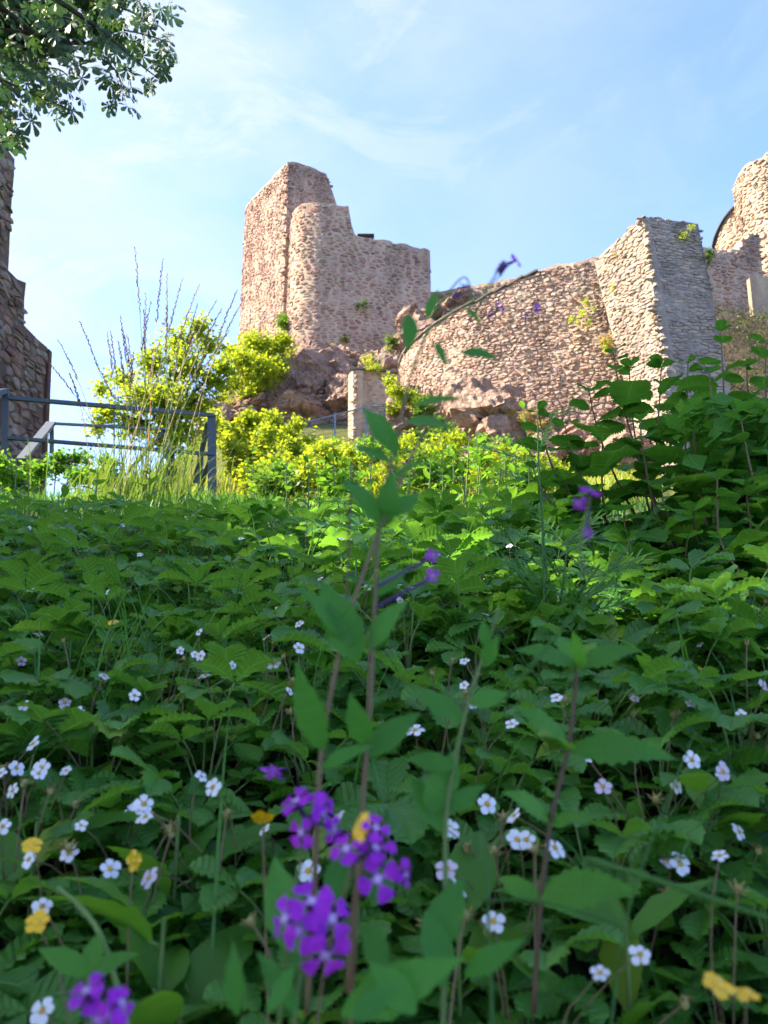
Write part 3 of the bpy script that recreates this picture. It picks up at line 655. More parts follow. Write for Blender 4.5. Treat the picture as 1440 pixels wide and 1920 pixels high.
rk += [(520, 735, 34.8, 150, 110), (600, 720, 35.6, 170, 130), (650, 760, 34.0, 130, 110), (470, 770, 34.0, 130, 60), (560, 780, 33.4, 150, 70), (690, 740, 35.6, 90, 120)]
outcrop('dark fissured rock crag under the tall tower', rk, M['rockdark'], 17, P(560, 800, 33))
rk = [(790, 640, 35.5, 130, 120), (745, 655, 35.0, 70, 90), (830, 600, 36.5, 110, 60), (770, 600, 36.0, 60, 60), (860, 580, 37, 80, 50), (740, 690, 34, 60, 50)]
outcrop('dark purple rock between the bastion and the curved wall', rk, M['rockdark'], 18, P(790, 690, 35))
rk = [(905, 800, 26.2, 170, 170), (930, 830, 25.6, 130, 120), (870, 830, 26.0, 90, 110), (985, 810, 25.9, 120, 110), (1010, 850, 25.2, 120, 80), (800, 790, 27.6, 110, 110), (760, 800, 27.4, 90, 120), (830, 770, 28, 100, 70), (950, 760, 27, 120, 60), (1060, 830, 25.6, 130, 110), (1120, 850, 25.0, 130, 100), (1180, 860, 24.0, 140, 110), (880, 870, 25.2, 120, 60)]
outcrop('sunlit tan bedrock bulging out below the curved wall', rk, M['rock'], 19, P(900, 880, 25.5))

# ------------------------------------------------------------------ railings
def build_railing():
    d = 9.0
    f = empty('steel_railing', (P(390, 905, d).x, d, ground(P(390, 905, d).x, d)), 'grey steel railing with braced end post in front of the tall grass', 'railing'); o = f.location
    def q(px, py, dd=d): return P(px, py, dd) - o
    z = (0, 0, 1); k = .1 / 16
    MB().bar(q(16, 746, 8.6), q(402, 779), .06, .042).obj('top_rail', M['steel'], f)
    MB().bar(q(14, 821, 8.6), q(402, 852), .06, .035).obj('lower_rail', M['steel'], f)
    MB().bar(q(397, 779), q(398, 940), .03, .10, (1, 0, 0)).obj('end_post', M['steel'], f)
    MB().bar(q(390, 792, 9.05), q(366, 905, 9.5), .03, .06, (1, 0, 0)).obj('brace', M['steel'], f)
    MB().bar(q(376, 848, 9.45), q(376, 925, 9.45), .03, .07, (1, 0, 0)).obj('rear_post', M['steel'], f)
    MB().bar(q(395, 860, 9.1), q(372, 920, 9.5), .03, .06, (1, 0, 0)).obj('brace', M['steel'], f)
    MB().bar(q(11, 728, 8.6), q(8, 900, 8.6), .03, .07, (1, 0, 0)).obj('corner_post', M['steel'], f)
    MB().bar(q(10, 733, 8.6), q(-40, 745, 8.2), .08, .06).obj('return_rail', M['steel'], f)
    MB().bar(q(214, 764, 8.8), q(214, 860, 8.8), .012, .012, (1, 0, 0)).obj('baluster', M['steel'], f)
    d = 11.5
    r = empty('rear_handrail', P(200, 850, d), 'second lower grey handrail of the steps seen behind the first railing', 'railing'); o2 = r.location
    def q2(px, py, dd=d): return P(px, py, dd) - o2
    MB().bar(q2(96, 794), q2(312, 805), .05, .035).obj('top_rail', M['galv'], r)
    MB().bar(q2(96, 793), q2(40, 862, 10.6), .14, .05).obj('sloping_rail', M['galv'], r)
    MB().bar(q2(97, 795), q2(97, 850), .03, .06, (1, 0, 0)).obj('post', M['galv'], r)
    MB().bar(q2(310, 803), q2(310, 860), .03, .05, (1, 0, 0)).obj('post', M['steel'], r)
    MB().bar(q2(310, 806), q2(240, 885), .03, .05, (1, 0, 0)).obj('brace', M['steel'], r)
build_railing()
#@@PLANTS

# ------------------------------------------------------------------ leaves and plants
def blade(mb, L, prof, X=None, teeth=8, tooth=.12, pleat=.05, fold=.3, droop=.5, slant=.35, mat=0, wave=0.0, rnd=0.0, cols=(-1, -.5, 0, .5, 1)):
    """one leaf blade from the origin along +Y, half width prof(t) * L; X: Matrix placing it"""
    n = teeth * 2; vs = []; uv = []; y = z = 0.0; step = L / n; X = X or Matrix.Identity(4)
    for i in range(n + 1):
        t = i / n; ph = -droop * (t - .35); w = prof(t) * L
        for s in cols:
            a = abs(s); tf = (1 - tooth * 1.5 if i % 2 else 1.0) if a == 1 else 1.0
            zz = z + a * w * math.tan(fold) * (1 - .5 * a) + ((pleat if i % 2 else -pleat) * w * min(1, a * 1.6) if a else 0) + wave * w * a * math.sin(t * 9 + (2 if s > 0 else 0))
            vs.append(X @ Vector((s * w * tf, min(y + slant * a * w, L * 1.06 - a * .02 * L), zz))); uv.append((s * .5 + .5, t))
        y += math.cos(ph) * step; z += math.sin(ph) * step
    c = len(cols); fs = [(i * c + k, i * c + k + 1, (i + 1) * c + k + 1, (i + 1) * c + k) for i in range(n) for k in range(c - 1)]
    mb.add(vs, fs, mat, uv, rnd); return mb
def prof_pts(pts):
    xs = [p[0] for p in pts]; ys = [p[1] for p in pts]
    def f(t):   # smooth interpolation
        for i in range(len(xs) - 1):
            if t <= xs[i + 1]:
                k = (t - xs[i]) / (xs[i + 1] - xs[i]); k = k * k * (3 - 2 * k) * .6 + k * .4; return ys[i] + (ys[i + 1] - ys[i]) * k
        return ys[-1]
    return f
STRAW = prof_pts([(0, .02), (.18, .19), (.42, .34), (.62, .37), (.82, .27), (.94, .13), (1, .015)])
HAZEL = prof_pts([(0, .10), (.08, .30), (.3, .43), (.55, .46), (.75, .36), (.9, .15), (1, .01)])
LANCE = prof_pts([(0, .02), (.12, .10), (.35, .17), (.6, .13), (.85, .05), (1, .004)])
OVATE = prof_pts([(0, .04), (.1, .15), (.3, .235), (.55, .20), (.8, .09), (1, .004)])
OBOV = prof_pts([(0, .015), (.2, .05), (.45, .13), (.7, .21), (.85, .19), (.95, .08), (1, .005)])
NARROW = prof_pts([(0, .02), (.3, .06), (.7, .05), (1, .003)])
def TRS(loc, rz=0, rx=0, ry=0, s=1.0):
    return Matrix.Translation(loc) @ Matrix.Rotation(rz, 4, 'Z') @ Matrix.Rotation(rx, 4, 'X') @ Matrix.Rotation(ry, 4, 'Y') @ Matrix.Scale(s, 4)
def frame(a, b, up):
    """matrix taking +Y to b - a, +Z towards up"""
    y = (Vector(b) - Vector(a)).normalized(); up = Vector(up); x = y.cross(up)
    if x.length < 1e-4: x = y.cross(Vector((.3, .9, .1)))
    x.normalize(); z = x.cross(y); m = Matrix((x, y, z)).transposed().to_4x4(); m.translation = Vector(a); return m
def bez(a, b, c, n=6):
    a, b, c = Vector(a), Vector(b), Vector(c); return [a * (1 - t) ** 2 + b * 2 * t * (1 - t) + c * t * t for t in [i / n for i in range(n + 1)]]

def strawberry_leaf_mesh(rr):
    mb = MB(); r = rr.uniform(.03, .085); h = rr.uniform(.045, .125); mb.tube(bez((0, 0, 0), (0, r * .25, h * .75), (0, r, h)), [.0016, .0015, .0014, .0013, .0012, .0011, .001], 4, 1)
    tip = rr.uniform(-.45, .45); L = rr.uniform(.05, .066)
    base = Matrix.Translation((0, r, h)) @ Matrix.Rotation(rr.uniform(-.35, .5), 4, 'X') @ Matrix.Rotation(rr.uniform(-.35, .35), 4, 'Y')
    for k, az in enumerate((0, rr.uniform(1.15, 1.4), -rr.uniform(1.15, 1.4))):
        X = base @ Matrix.Rotation(az, 4, 'Z') @ Matrix.Translation((0, .002, 0)) @ Matrix.Rotation(rr.uniform(-.15, .25), 4, 'X')
        blade(mb, L * (1 if k == 0 else .92), STRAW, X, 8, .12, .095, rr.uniform(.2, .65), rr.uniform(.3, 1.1), .45, 0, .04, rr.uniform(0, .25))
    return mb.mesh('leaf', [M['straw'], M['stalk']], True)
rr = random.Random(101)
SLEAF = [strawberry_leaf_mesh(rr) for _ in range(18)]
def flower_petal_mesh(mat, L=.0100, w=.40, cup=.25, name='petal'):
    mb = MB(); f = prof_pts([(0, .03), (.25, w * .35), (.5, w * .85), (.75, w), (.92, w * .7), (1, w * .2)])
    blade(mb, L, f, None, 4, 0, 0, cup, .25, 0, 0); return mb.mesh(name, [mat], True)
PET_W = flower_petal_mesh(M['white']); PET_P = flower_petal_mesh(M['pink']); PET_Y = flower_petal_mesh(M['yellow'], .012, .44, .5)
def centre_mesh(mat, r, sep=True):
    mb = MB(); vs = [(0, 0, r * .9)]; n = 8
    for ring, (a, z) in enumerate(((.55, .7), (1, .2))):
        for k in range(n): q = 2 * math.pi * (k + ring * .5) / n; vs.append((r * a * math.cos(q), r * a * math.sin(q), r * z))
    fs = [(0, 1 + k, 1 + (k + 1) % n) for k in range(n)] + [(1 + k, 1 + n + k, 1 + n + (k + 1) % n, 1 + (k + 1) % n) for k in range(n)]
    mb.add(vs, fs, 0)
    if sep:
        for k in range(5):
            X = Matrix.Rotation(2 * math.pi * (k + .5) / 5, 4, 'Z') @ Matrix.Translation((0, r * .5, -.0008)); blade(mb, r * 2.2, LANCE, X, 2, 0, 0, .1, .2, 0, 1)
    return mb.mesh('flower', [mat, M['sepal']], True)
CEN = centre_mesh(M['stamen'], .0028); CENY = centre_mesh(M['yellow'], .0035)
def seedpod_mesh():
    mb = MB(); rr2 = random.Random(4); vs = []; n = 7
    for i, (a, z) in enumerate(((.3, .004), (1, .002), (.9, -.002), (.3, -.004))):
        for k in range(n): q = 2 * math.pi * k / n; vs.append((.0032 * a * math.cos(q), .0032 * a * math.sin(q), z))
    mb.add(vs, [(i * n + k, i * n + (k + 1) % n, (i + 1) * n + (k + 1) % n, (i + 1) * n + k) for i in range(3) for k in range(n)] + [tuple(range(n - 1, -1, -1))], 0)
    for k in range(7): blade(mb, .008, LANCE, Matrix.Rotation(k * .9, 4, 'Z') @ Matrix.Translation((0, .002, 0)) @ Matrix.Rotation(rr2.uniform(.2, .9), 4, 'X'), 2, 0, 0, .1, -.3, 0, 1)
    return mb.mesh('seed_head', [M['fruit'], M['sepal']], True)
PODM = seedpod_mesh()
def add_flower(plant, head, petal, cen, rr, face=None, size=1.0, npet=5, base=None):
    """flower head with separate petals and its stalk, in world coordinates"""
    o = plant.location; base = base or o; head = Vector(head); mid = (Vector(base) + head) / 2 + Vector((rr.uniform(-.05, .05), rr.uniform(-.02, .05), .03))
    MB().tube([p - o for p in bez(base, mid, head, 5)], [.0009, .0008, .0007, .0007, .0006, .0005], 4).obj('flower_stalk', M['hairstalk'], plant)
    f = face or Vector((rr.uniform(-.7, .7), rr.uniform(-1.1, -.1), rr.uniform(.25, 1.1))); q = f.normalized().to_track_quat('Z', 'Y')
    fl = link('flower', cen, plant, head - o, q.to_euler(), size)
    for k in range(npet): link('petal', petal, fl, None, (rr.uniform(-.12, .15), rr.uniform(-.1, .1), 2 * math.pi * k / npet + rr.uniform(-.1, .1)), rr.uniform(.9, 1.1))
    return fl

# ---- the strawberry bed: plants with flowers first, then the rest
FL = [(147,1338),(62,1395),(78,1440),(30,1440),(377,1456),(338,1220),(377,1230),(385,1268),(436,1248),(252,1304),(46,1323),(514,1245),(542,1296),(565,1298),(521,1140),(561,1170),(750,1126),(768,1100),(748,1098),(560,1215),(910,1152),(1020,1228),(1148,1225),(1190,1310),(108,1080),(97,1112),(85,1003),(124,958),(452,1010),(165,1030),(250,1525),(270,1508),(273,1532),(152,1548),(5,1550),(1268,1475),(1130,1475),(1297,1425),(1355,1447),(913,1508),(965,1530),(970,1575),(838,1630),(925,1728),(1125,1825),(1200,1790),(1250,1617),(1275,1620),(80,1895),(205,1110),(72,1190),(195,1268),(24,1483),(885,1320),(1040,1590),(1390,1340),(700,1190),(825,1047),(118,985),(55,990),(360,950),(480,935),(40,1240),(640,1010),(600,1085),(1430,1285),(870,1285),(300,1010),(230,985),(20,1060),(1100,1420),(1190,1410),(500,1195),(690,1100),(262,1040),(20,940),(180,930),(1350,1605),(1385,1560)]
_r = random.Random(6)
FL += [(_r.uniform(0, 620) if _r.random() < .6 else _r.uniform(620, 1440), _r.uniform(960, 1700)) for _ in range(34)]
LEAFN = [0]
def strawberry(base, rr, nleaf, label, sc=1.0):
    p = empty('strawberry_plant', base, label, 'strawberry plant', 'wild strawberry plants of the bed'); a0 = rr.uniform(0, 6.28)
    for k in range(nleaf + (5 if base.y < 1.2 else 1)):
        link('leaf', rr.choice(SLEAF), p, None, (rr.uniform(-.16, .16), rr.uniform(-.16, .16), a0 + k * 2.4 + rr.uniform(-.4, .4)), sc * rr.uniform(.95, 1.5) * (.62 + .38 * smooth(.4, 1.5, base.y))); LEAFN[0] += 1
    return p
def where(px, py):
    if py > 1700: d = 'at the bottom edge of the picture'
    elif py > 1420: d = 'low in the near part of the bed'
    elif py > 1150: d = 'in the middle of the shaded bed'
    else: d = 'at the far upper edge of the bed'
    s = 'left' if px < 360 else 'centre-left' if px < 720 else 'centre-right' if px < 1080 else 'right'
    return d, s
rr = random.Random(55); taken = []
used = set()
for px, py in FL:
    h = rr.uniform(.135, .185); head = hit(px, py, h); g = ground(head.x, head.y); b = Vector((head.x + rr.uniform(-.03, .03), head.y + rr.uniform(.0, .05), 0)); b.z = ground(b.x, b.y)
    near = [t for t in taken if (t[0].location - b).length < .09]
    pink = rr.random() < .15
    if near: p = near[0][0]
    else:
        d, s = where(px, py); p = strawberry(b, rr, rr.choice((2, 3, 3, 4)), 'wild strawberry plant with white flower %s, %s' % (d, s), rr.uniform(.85, 1.1)); taken.append((p, px, py)); p['category'] = 'strawberry plant'
    add_flower(p, head, PET_P if pink else PET_W, CEN, rr, size=rr.uniform(.55, 1.0))
    if rr.random() < .5:
        hd = head + Vector((rr.uniform(-.03, .03), rr.uniform(-.02, .02), -rr.uniform(.0, .03))); o = p.location
        MB().tube([q - o for q in bez(b, (b + hd) / 2 + Vector((0, 0, .03)), hd, 4)], .0008, 4).obj('seed_stalk', M['hairstalk'], p); link('seed_head', PODM, p, hd - o, (rr.uniform(-.6, .6), rr.uniform(-.6, .6), 0))
pts = [p.location.to_2d() for p, _, _ in taken]; nplants = len(taken); tries = 0
while nplants < 298 and tries < 40000:
    tries += 1; y = .30 + 2.9 * rr.random() ** .75; x = rr.uniform(-1, 1) * (.56 * y + .22)
    q = Vector((x, y)); md = .068 + .030 * y
    if any((q - a).length < md for a in pts): continue
    if x > .34 + .1 * y and y > 1.55: continue          # the hazel bush stands here
    if y > 2.75 and rr.random() < .6: continue
    pts.append(q); nplants += 1; z = ground(x, y); u = (x / y) * 1400 + 720
    pyy = 960 - (math.tan(math.atan2(z + .15, y) - PITCH)) * FPX; d, s = where(u, pyy)
    p = strawberry(Vector((x, y, z)), rr, rr.choice((5, 6, 6, 7)), 'wild strawberry plant of green leaves only %s, %s' % (d, s), rr.uniform(.8, 1.15))
    if rr.random() < .30:
        for _ in range(rr.choice((1, 2))):
            hd = Vector((rr.uniform(-.05, .05), rr.uniform(-.06, .03), rr.uniform(.11, .19))); MB().tube(bez((0, 0, 0), hd / 2 + Vector((0, 0, .04)), hd, 4), .0009, 4).obj('seed_stalk', M['hairstalk'], p); link('seed_head', PODM, p, hd, (rr.uniform(-.6, .6), rr.uniform(-.6, .6), 0))
def name_plants():
    allp = []
    for o in COL.objects:
        if o.name.startswith('strawberry_plant'):
            v = o.location + Vector((0, 0, .13)); f = v.y * cP + v.z * sP; u = -v.y * sP + v.z * cP; allp.append((960 - FPX * u / f, 720 + FPX * v.x / f, o))
    allp.sort(key=lambda a: -a[0]); bands = ['along the bottom edge of the picture', 'level with the largest purple cluster', 'level with the pale-eyed purple blossom', 'just above the purple clusters', 'level with the middle of the nettle stem', 'level with the nettle top', 'level with the lone yellow buttercup at left', 'just below the feathery weed foot', 'level with the feathery weed', 'level with the blurred purple blossom at right', 'along the far sunlit edge of the bed']
    n = len(allp); k = math.ceil(n / len(bands))
    def od(i): return '%d%s' % (i, 'th' if 10 <= i % 100 <= 20 else {1: 'st', 2: 'nd', 3: 'rd'}.get(i % 10, 'th'))
    for b in range(len(bands)):
        row = sorted(allp[b * k:(b + 1) * k], key=lambda a: a[1])
        for i, (_, _, o) in enumerate(row): o['label'] = '%s strawberry plant %s, %s from the left' % ('white-flowered' if any(c.name.startswith('flower') for c in o.children) else 'leafy', bands[b], od(i + 1))
name_plants()
print('strawberry plants', nplants, 'leaves', LEAFN[0], 'tries', tries)

# ---- low leaf litter and small leaves that fill the floor of the bed
def leaf_quads(rs, C, L, wid, upbias=.6, dirs=None):
    """diamond leaves at centres C; -> (N,4,3)"""
    N = len(C); n = rs.normal(size=(N, 3)); n[:, 2] = np.abs(n[:, 2]) * (1 + upbias) + upbias; n /= np.linalg.norm(n, axis=1)[:, None]
    d = rs.normal(size=(N, 3)) if dirs is None else dirs; d = d - n * (d * n).sum(1)[:, None]; d /= np.linalg.norm(d, axis=1)[:, None] + 1e-9
    s = np.cross(n, d); l = (np.asarray(L) * rs.uniform(.6, 1.3, N))[:, None]; w = l * wid
    a = C - d * l * .5; b = C + d * l * .5 - n * l * .12; m = C - d * l * .05 + n * l * .05
    return np.stack([a, m - s * w, b, m + s * w], axis=1)
rs = np.random.default_rng(5)
def floor_cover():
    C = []
    for _ in range(19000):
        y = .22 + 3.3 * rs.random() ** 1.0; x = rs.uniform(-1, 1) * (.58 * y + .25); C.append((x, y, ground(x, y) + .01 + .075 * rs.random() ** 1.3))
    C = np.array(C); V = leaf_quads(rs, C, .036, .36, .8); o = link('low_ground_cover', quads_mesh('low_ground_cover', V, M['straw'], rs.random(len(C)))); setp(o, 'dense low green leaves filling the floor between strawberry plants', 'ground cover', None, 'stuff')
floor_cover()

# ---- hazel bush on the right: every big leaf its own part
def big_leaf_mesh(rr, prof, mats, L=1.0, teeth=11, petiole=.12, name='leaf', **k):
    mb = MB(); blade(mb, L, prof, Matrix.Translation((0, petiole, 0)), teeth, k.get('tooth', .09), k.get('pleat', .06), k.get('fold', .2), k.get('droop', .6), k.get('slant', .3), 0, k.get('wave', .06))
    mb.tube([(0, 0, 0), (0, petiole * .5, .01), (0, petiole + .02, 0)], .012, 4, 1); return mb.mesh(name, mats, True)
rr = random.Random(77)
HLEAF = [big_leaf_mesh(rr, HAZEL, [M['hazel'], M['redstalk']], fold=rr.uniform(-.05, .35), droop=rr.uniform(.3, 1.2), wave=rr.uniform(.03, .12)) for _ in range(10)]
def hazel(part):
    rr = random.Random(78 + part); b0 = Vector((1.15, 2.35 - .45 * part, ground(1.15, 2.35 - .45 * part)))
    t = empty('hazel_bush', b0, ('large-leaved hazel bush with tall shoots at the right edge', 'lower dark hazel bush in front of the tall-shooted one at right')[part], 'bush', 'hazel bushes')
    tips = [(1150, 662, 2.3), (1240, 690, 2.25), (1290, 682, 2.4), (1352, 622, 2.3), (1010, 772, 2.2), (1105, 735, 2.3), (1180, 690, 2.5), (1330, 700, 2.1), (1400, 690, 2.3), (1435, 640, 2.2), (1060, 800, 2.2), (1390, 790, 1.9), (1300, 800, 1.95), (1200, 790, 2.05), (1130, 830, 2.05), (1440, 850, 1.8), (1345, 900, 1.75), (1240, 920, 1.85), (1060, 900, 2.1), (1000, 880, 2.25), (1420, 990, 1.65), (1290, 1010, 1.7), (1170, 960, 1.9), (1080, 990, 2.0), (1370, 1090, 1.6), (1230, 1090, 1.65), (1130, 1080, 1.8), (1420, 1180, 1.5), (1500, 750, 2.2), (1520, 900, 1.9), (1500, 1080, 1.6)]
    tips = tips[:16] if part == 0 else tips[16:] + [(1180, 1010, 1.8), (1300, 960, 1.75), (1400, 920, 1.75), (1110, 930, 2.0), (1040, 960, 2.05), (1350, 1010, 1.65), (1460, 1010, 1.6), (1210, 1150, 1.6)]
    n = 0
    for px, py, d in tips:
        tip = P(px, py, d); bx = tip.x * .75 + .3 + rr.uniform(-.12, .12); by = d + rr.uniform(.0, .25); base = Vector((bx, by, ground(bx, by))); mid = Vector((tip.x * .85 + base.x * .15, (d + by) / 2, (tip.z * .5 + base.z * .5)))
        c = bez(base, mid, tip, 12); MB().tube([p - b0 for p in c], [.0055 - .0036 * i / 12 for i in range(13)], 5).obj('stem', M['redstalk'] if rr.random() < .6 else M['brownstalk'], t)
        Ln = (tip - base).length; k = 0; s = .16; az = rr.uniform(0, 6.28)
        while s < 1.0 and n < 296:
            i = min(11, int(s * 12)); q = c[i].lerp(c[i + 1], s * 12 - i); az += 2.4 + rr.uniform(-.5, .5); size = (.125 if s < .75 else .125 - .32 * (s - .75)) * rr.uniform(.72, 1.15)
            a = az; o = link('leaf', rr.choice(HLEAF), t, q - b0, (rr.uniform(-.35, .45), rr.uniform(-.4, .4), a), size); n += 1
            s += rr.uniform(.036, .052) / max(.25, Ln) * (1.0 if s > .3 else 1.2)
        for s_ in (0, 1.6, 3.2):
            if n < 300: link('leaf', rr.choice(HLEAF), t, tip - b0, (rr.uniform(.2, .8), 0, az + s_), rr.uniform(.028, .05)); n += 1
    C = []
    for _ in range(3200):                              # inner shaded leaves
        d = rr.uniform(1.9, 2.9); x = rr.uniform(.42, .62) * d + rr.uniform(-.1, .35); z = ground(x, d) + rr.uniform(.05, .55); C.append((x, d, z))
    V = leaf_quads(np.random.default_rng(3), np.array(C) - np.array(b0), .066, .42, .4); setp(link('inner_leaves', quads_mesh('inner_leaves', V, M['hazel'], np.random.default_rng(4).random(len(C))), t), kind='stuff')
    print('hazel leaves', n)
hazel(0); hazel(1)

# ---- foreground plants, out of focus
def stem_obj(parent, pxs, r0, r1, mat, name='stem'):
    c = resample([P(*p) for p in pxs], n=6); o = parent.location; n = len(c); MB().tube([p - o for p in c], [r0 + (r1 - r0) * i / (n - 1) for i in range(n)], 6).obj(name, mat, parent, True); return c
def px_leaf(parent, a, b, mat, prof, up=(0, -.5, .9), rr=random, teeth=6, tooth=.05, fold=.25, droop=.5, name='leaf', wave=.05):
    A, B = P(*a), P(*b); L = (B - A).length; mb = MB(); blade(mb, L, prof, frame(A - parent.location, B - parent.location, up), teeth, tooth, .015, fold, droop, .25, 0, wave, rr.random()); return mb.obj(name, [mat], parent, True)
PETV = prof_pts([(0, .05), (.3, .10), (.55, .36), (.8, .42), (.95, .26), (1, .10)])
def rocket_petal():
    mb = MB(); blade(mb, .0112, PETV, None, 5, 0, .03, .15, .8, .05, 0, .2); return mb.mesh('petal', [M['purple']], True)
PET_R = rocket_petal()
def rocket_centre():
    mb = MB(); mb.tube([(0, 0, -.011), (0, 0, -.003), (0, 0, .0)], [.0016, .0020, .0026], 6, 1)
    vs = [(0, 0, .0012)] + [(.0021 * math.cos(k), .0021 * math.sin(k), .0006) for k in [i * math.pi / 4 for i in range(8)]]; mb.add(vs, [(0, 1 + i, 1 + (i + 1) % 8) for i in range(8)], 0); return mb.mesh('flower', [M['eye'], M['purpledark']], True)
CENR = rocket_centre()
def rocket_flower(plant, px, py, d, face, size, rr, stalk_from=None):
    h = P(px, py, d); o = plant.location; f = Vector(face).normalized(); q = f.to_track_quat('Z', 'Y')
    fl = link('flower', CENR, plant, h - o, q.to_euler(), size * .86); a = rr.uniform(0, 1.5)
    for k in range(4): link('petal', PET_R, fl, None, (rr.uniform(-.25, .2), rr.uniform(-.2, .2), a + k * math.pi / 2 + rr.uniform(-.12, .12)), rr.uniform(.9, 1.1))
    if stalk_from is not None: MB().tube([p - o for p in bez(stalk_from, (Vector(stalk_from) + h) / 2 - f * .004, h - f * .01 * size, 4)], .0009, 4).obj('flower_stalk', M['purpledark'], plant)
def rockets():
    rr = random.Random(31); G = 'purple dame\'s rocket plants'
    def pl(px, d, label):
        x = P(px, 1500, d).x; return empty('purple_flower_plant', (x, d, ground(x, d)), label, 'flower', 'purple rocket plants in the foreground')
    # tall plant with the two red stems leaning right, flowering at the top against the sky
    A = pl(650, .44, 'tall blurred purple-flowered plant whose red stems lean right against the sky')
    stem_obj(A, [(650, 1860, .43), (672, 1600, .43), (692, 1350, .43), (702, 1150, .43), (712, 980, .43), (742, 830, .44), (772, 700, .45), (800, 625, .45)], .0017, .0007, M['redstalk'])
    stem_obj(A, [(575, 1900, .42), (590, 1650, .42), (602, 1420, .42), (640, 1210, .42), (690, 1050, .425), (730, 950, .43), (775, 850, .44), (830, 760, .45), (880, 700, .46)], .0018, .0005, M['redstalk'])
    stem_obj(A, [(640, 1215, .425), (650, 1120, .43), (654, 1000, .435), (662, 870, .44)], .0009, .0006, M['brownstalk'])
    stem_obj(A, [(772, 700, .45), (815, 590, .45), (868, 520, .455), (885, 560, .455), (880, 610, .455)], .0007, .0004, M['stalk'])
    stem_obj(A, [(800, 630, .45), (845, 585, .45), (900, 555, .455), (940, 500, .46), (960, 490, .46)], .0007, .0005, M['stalk'])
    stem_obj(A, [(880, 600, .455), (915, 545, .456), (945, 505, .46)], .0005, .0004, M['stalk'])
    for (px, py, f, s) in [(968, 487, (.8, -.5, .3), .62), (870, 535, (.2, -.3, .9), .42), (938, 574, (.5, -.5, .3), .42), (1007, 577, (.6, -.6, -.1), .42)]:
        rocket_flower(A, px, py, .457, f, s, rr, P(px - 25, py + 22, .457))
    for a, b in [((955, 492, .46), (925, 512, .46)), ((945, 488, .46), (938, 520, .46)), ((880, 548, .455), (862, 552, .455))]: px_leaf(A, a, b, M['purpledark'], OVATE, teeth=3, tooth=0)
    for a, b, pf in [((768, 590, .45), (764, 660, .45), OVATE), ((800, 600, .45), (822, 540, .45), LANCE), ((870, 575, .455), (905, 610, .455), LANCE), ((815, 640, .45), (838, 690, .45), LANCE), ((865, 660, .45), (935, 672, .44), OVATE), ((720, 985, .43), (640, 895, .41), OVATE), ((725, 985, .43), (735, 880, .42), OVATE), ((730, 970, .43), (790, 920, .44), OVATE), ((705, 995, .43), (650, 965, .40), OVATE), ((745, 860, .44), (712, 770, .43), LANCE), ((760, 790, .44), (850, 800, .43), OVATE), ((745, 850, .44), (680, 760, .45), LANCE), ((780, 760, .45), (870, 745, .44), LANCE), ((735, 870, .44), (655, 830, .45), LANCE), ((735, 900, .44), (800, 860, .43), LANCE),
                     ((655, 1210, .42), (560, 1095, .40), LANCE), ((672, 1240, .42), (600, 1085, .41), OVATE), ((690, 1215, .43), (765, 1120, .42), OVATE), ((700, 1225, .43), (735, 1150, .44), OVATE), ((607, 1410, .42), (553, 1240, .40), LANCE), ((690, 1400, .43), (655, 1300, .42), OVATE), ((700, 1100, .43), (640, 1080, .42), LANCE), ((700, 1120, .43), (770, 1060, .44), LANCE), ((690, 1420, .43), (790, 1330, .44), OVATE), ((600, 1440, .42), (700, 1395, .41), LANCE)]:
        px_leaf(A, a, b, M['rocket'], pf, (rr.uniform(-.4, .4), -.8, .7), rr)
    B = pl(600, .36, 'purple flower cluster low centre, the largest and nearest blossom head')
    stem_obj(B, [(545, 1990, .36), (560, 1850, .36), (580, 1740, .365)], .0016, .0011, M['stalk'])
    for px, py, f, s in [(585, 1690, (0, -.6, .8), 1.15), (535, 1722, (-.7, -.7, .2), 1.0), (622, 1722, (.6, -.8, .1), 1.05), (560, 1745, (-.3, -1, 0), 1.0), (610, 1790, (.2, -.9, -.5), 1.1)]:
        rocket_flower(B, px, py, .355 + rr.uniform(-.008, .008), f, s, rr, P(580, 1745, .365))
    C = pl(700, .38, 'purple flower cluster with a pale-eyed open blossom right of centre')
    stem_obj(C, [(655, 1960, .40), (662, 1800, .39), (672, 1660, .385), (690, 1590, .385)], .0016, .0010, M['redstalk'])
    for px, py, f, s in [(708, 1648, (.15, -1, .25), 1.12), (650, 1592, (-.4, -.6, .7), .95), (705, 1590, (.2, -.5, .8), .95), (760, 1640, (.9, -.5, .0), .7), (705, 1552, (.3, -.6, .8), .8)]:
        rocket_flower(C, px, py, .378 + rr.uniform(-.006, .006), f, s, rr, P(688, 1600, .385))
    D = pl(590, .40, 'purple flower cluster on a red stem just above the largest cluster')
    stem_obj(D, [(520, 1960, .42), (540, 1760, .41), (562, 1620, .405), (582, 1540, .40)], .0014, .0010, M['stalk'])
    for px, py, f, s in [(555, 1502, (-.4, -.4, .8), .95), (605, 1522, (.7, -.6, .3), .95), (565, 1560, (-.4, -.8, .0), .85), (600, 1500, (.2, -.4, .9), .85), (625, 1555, (.7, -.6, -.2), .7)]:
        rocket_flower(D, px, py, .40 + rr.uniform(-.006, .006), f, s, rr, P(582, 1540, .405))
    E = pl(190, .33, 'purple flower cluster in the bottom left corner beside a white flower')
    stem_obj(E, [(185, 2010, .335), (190, 1930, .335), (195, 1880, .335)], .0014, .0010, M['stalk'])
    for px, py, f, s in [(162, 1858, (-.3, -.4, .9), .8), (200, 1902, (.1, -.9, .4), .95), (228, 1880, (.8, -.4, .4), .7), (185, 1915, (-.5, -.8, .1), .8)]:
        rocket_flower(E, px, py, .33, f, s, rr, P(195, 1885, .335))
    H = pl(1100, .36, 'blurred purple blossom hanging before the dark hazel leaves')
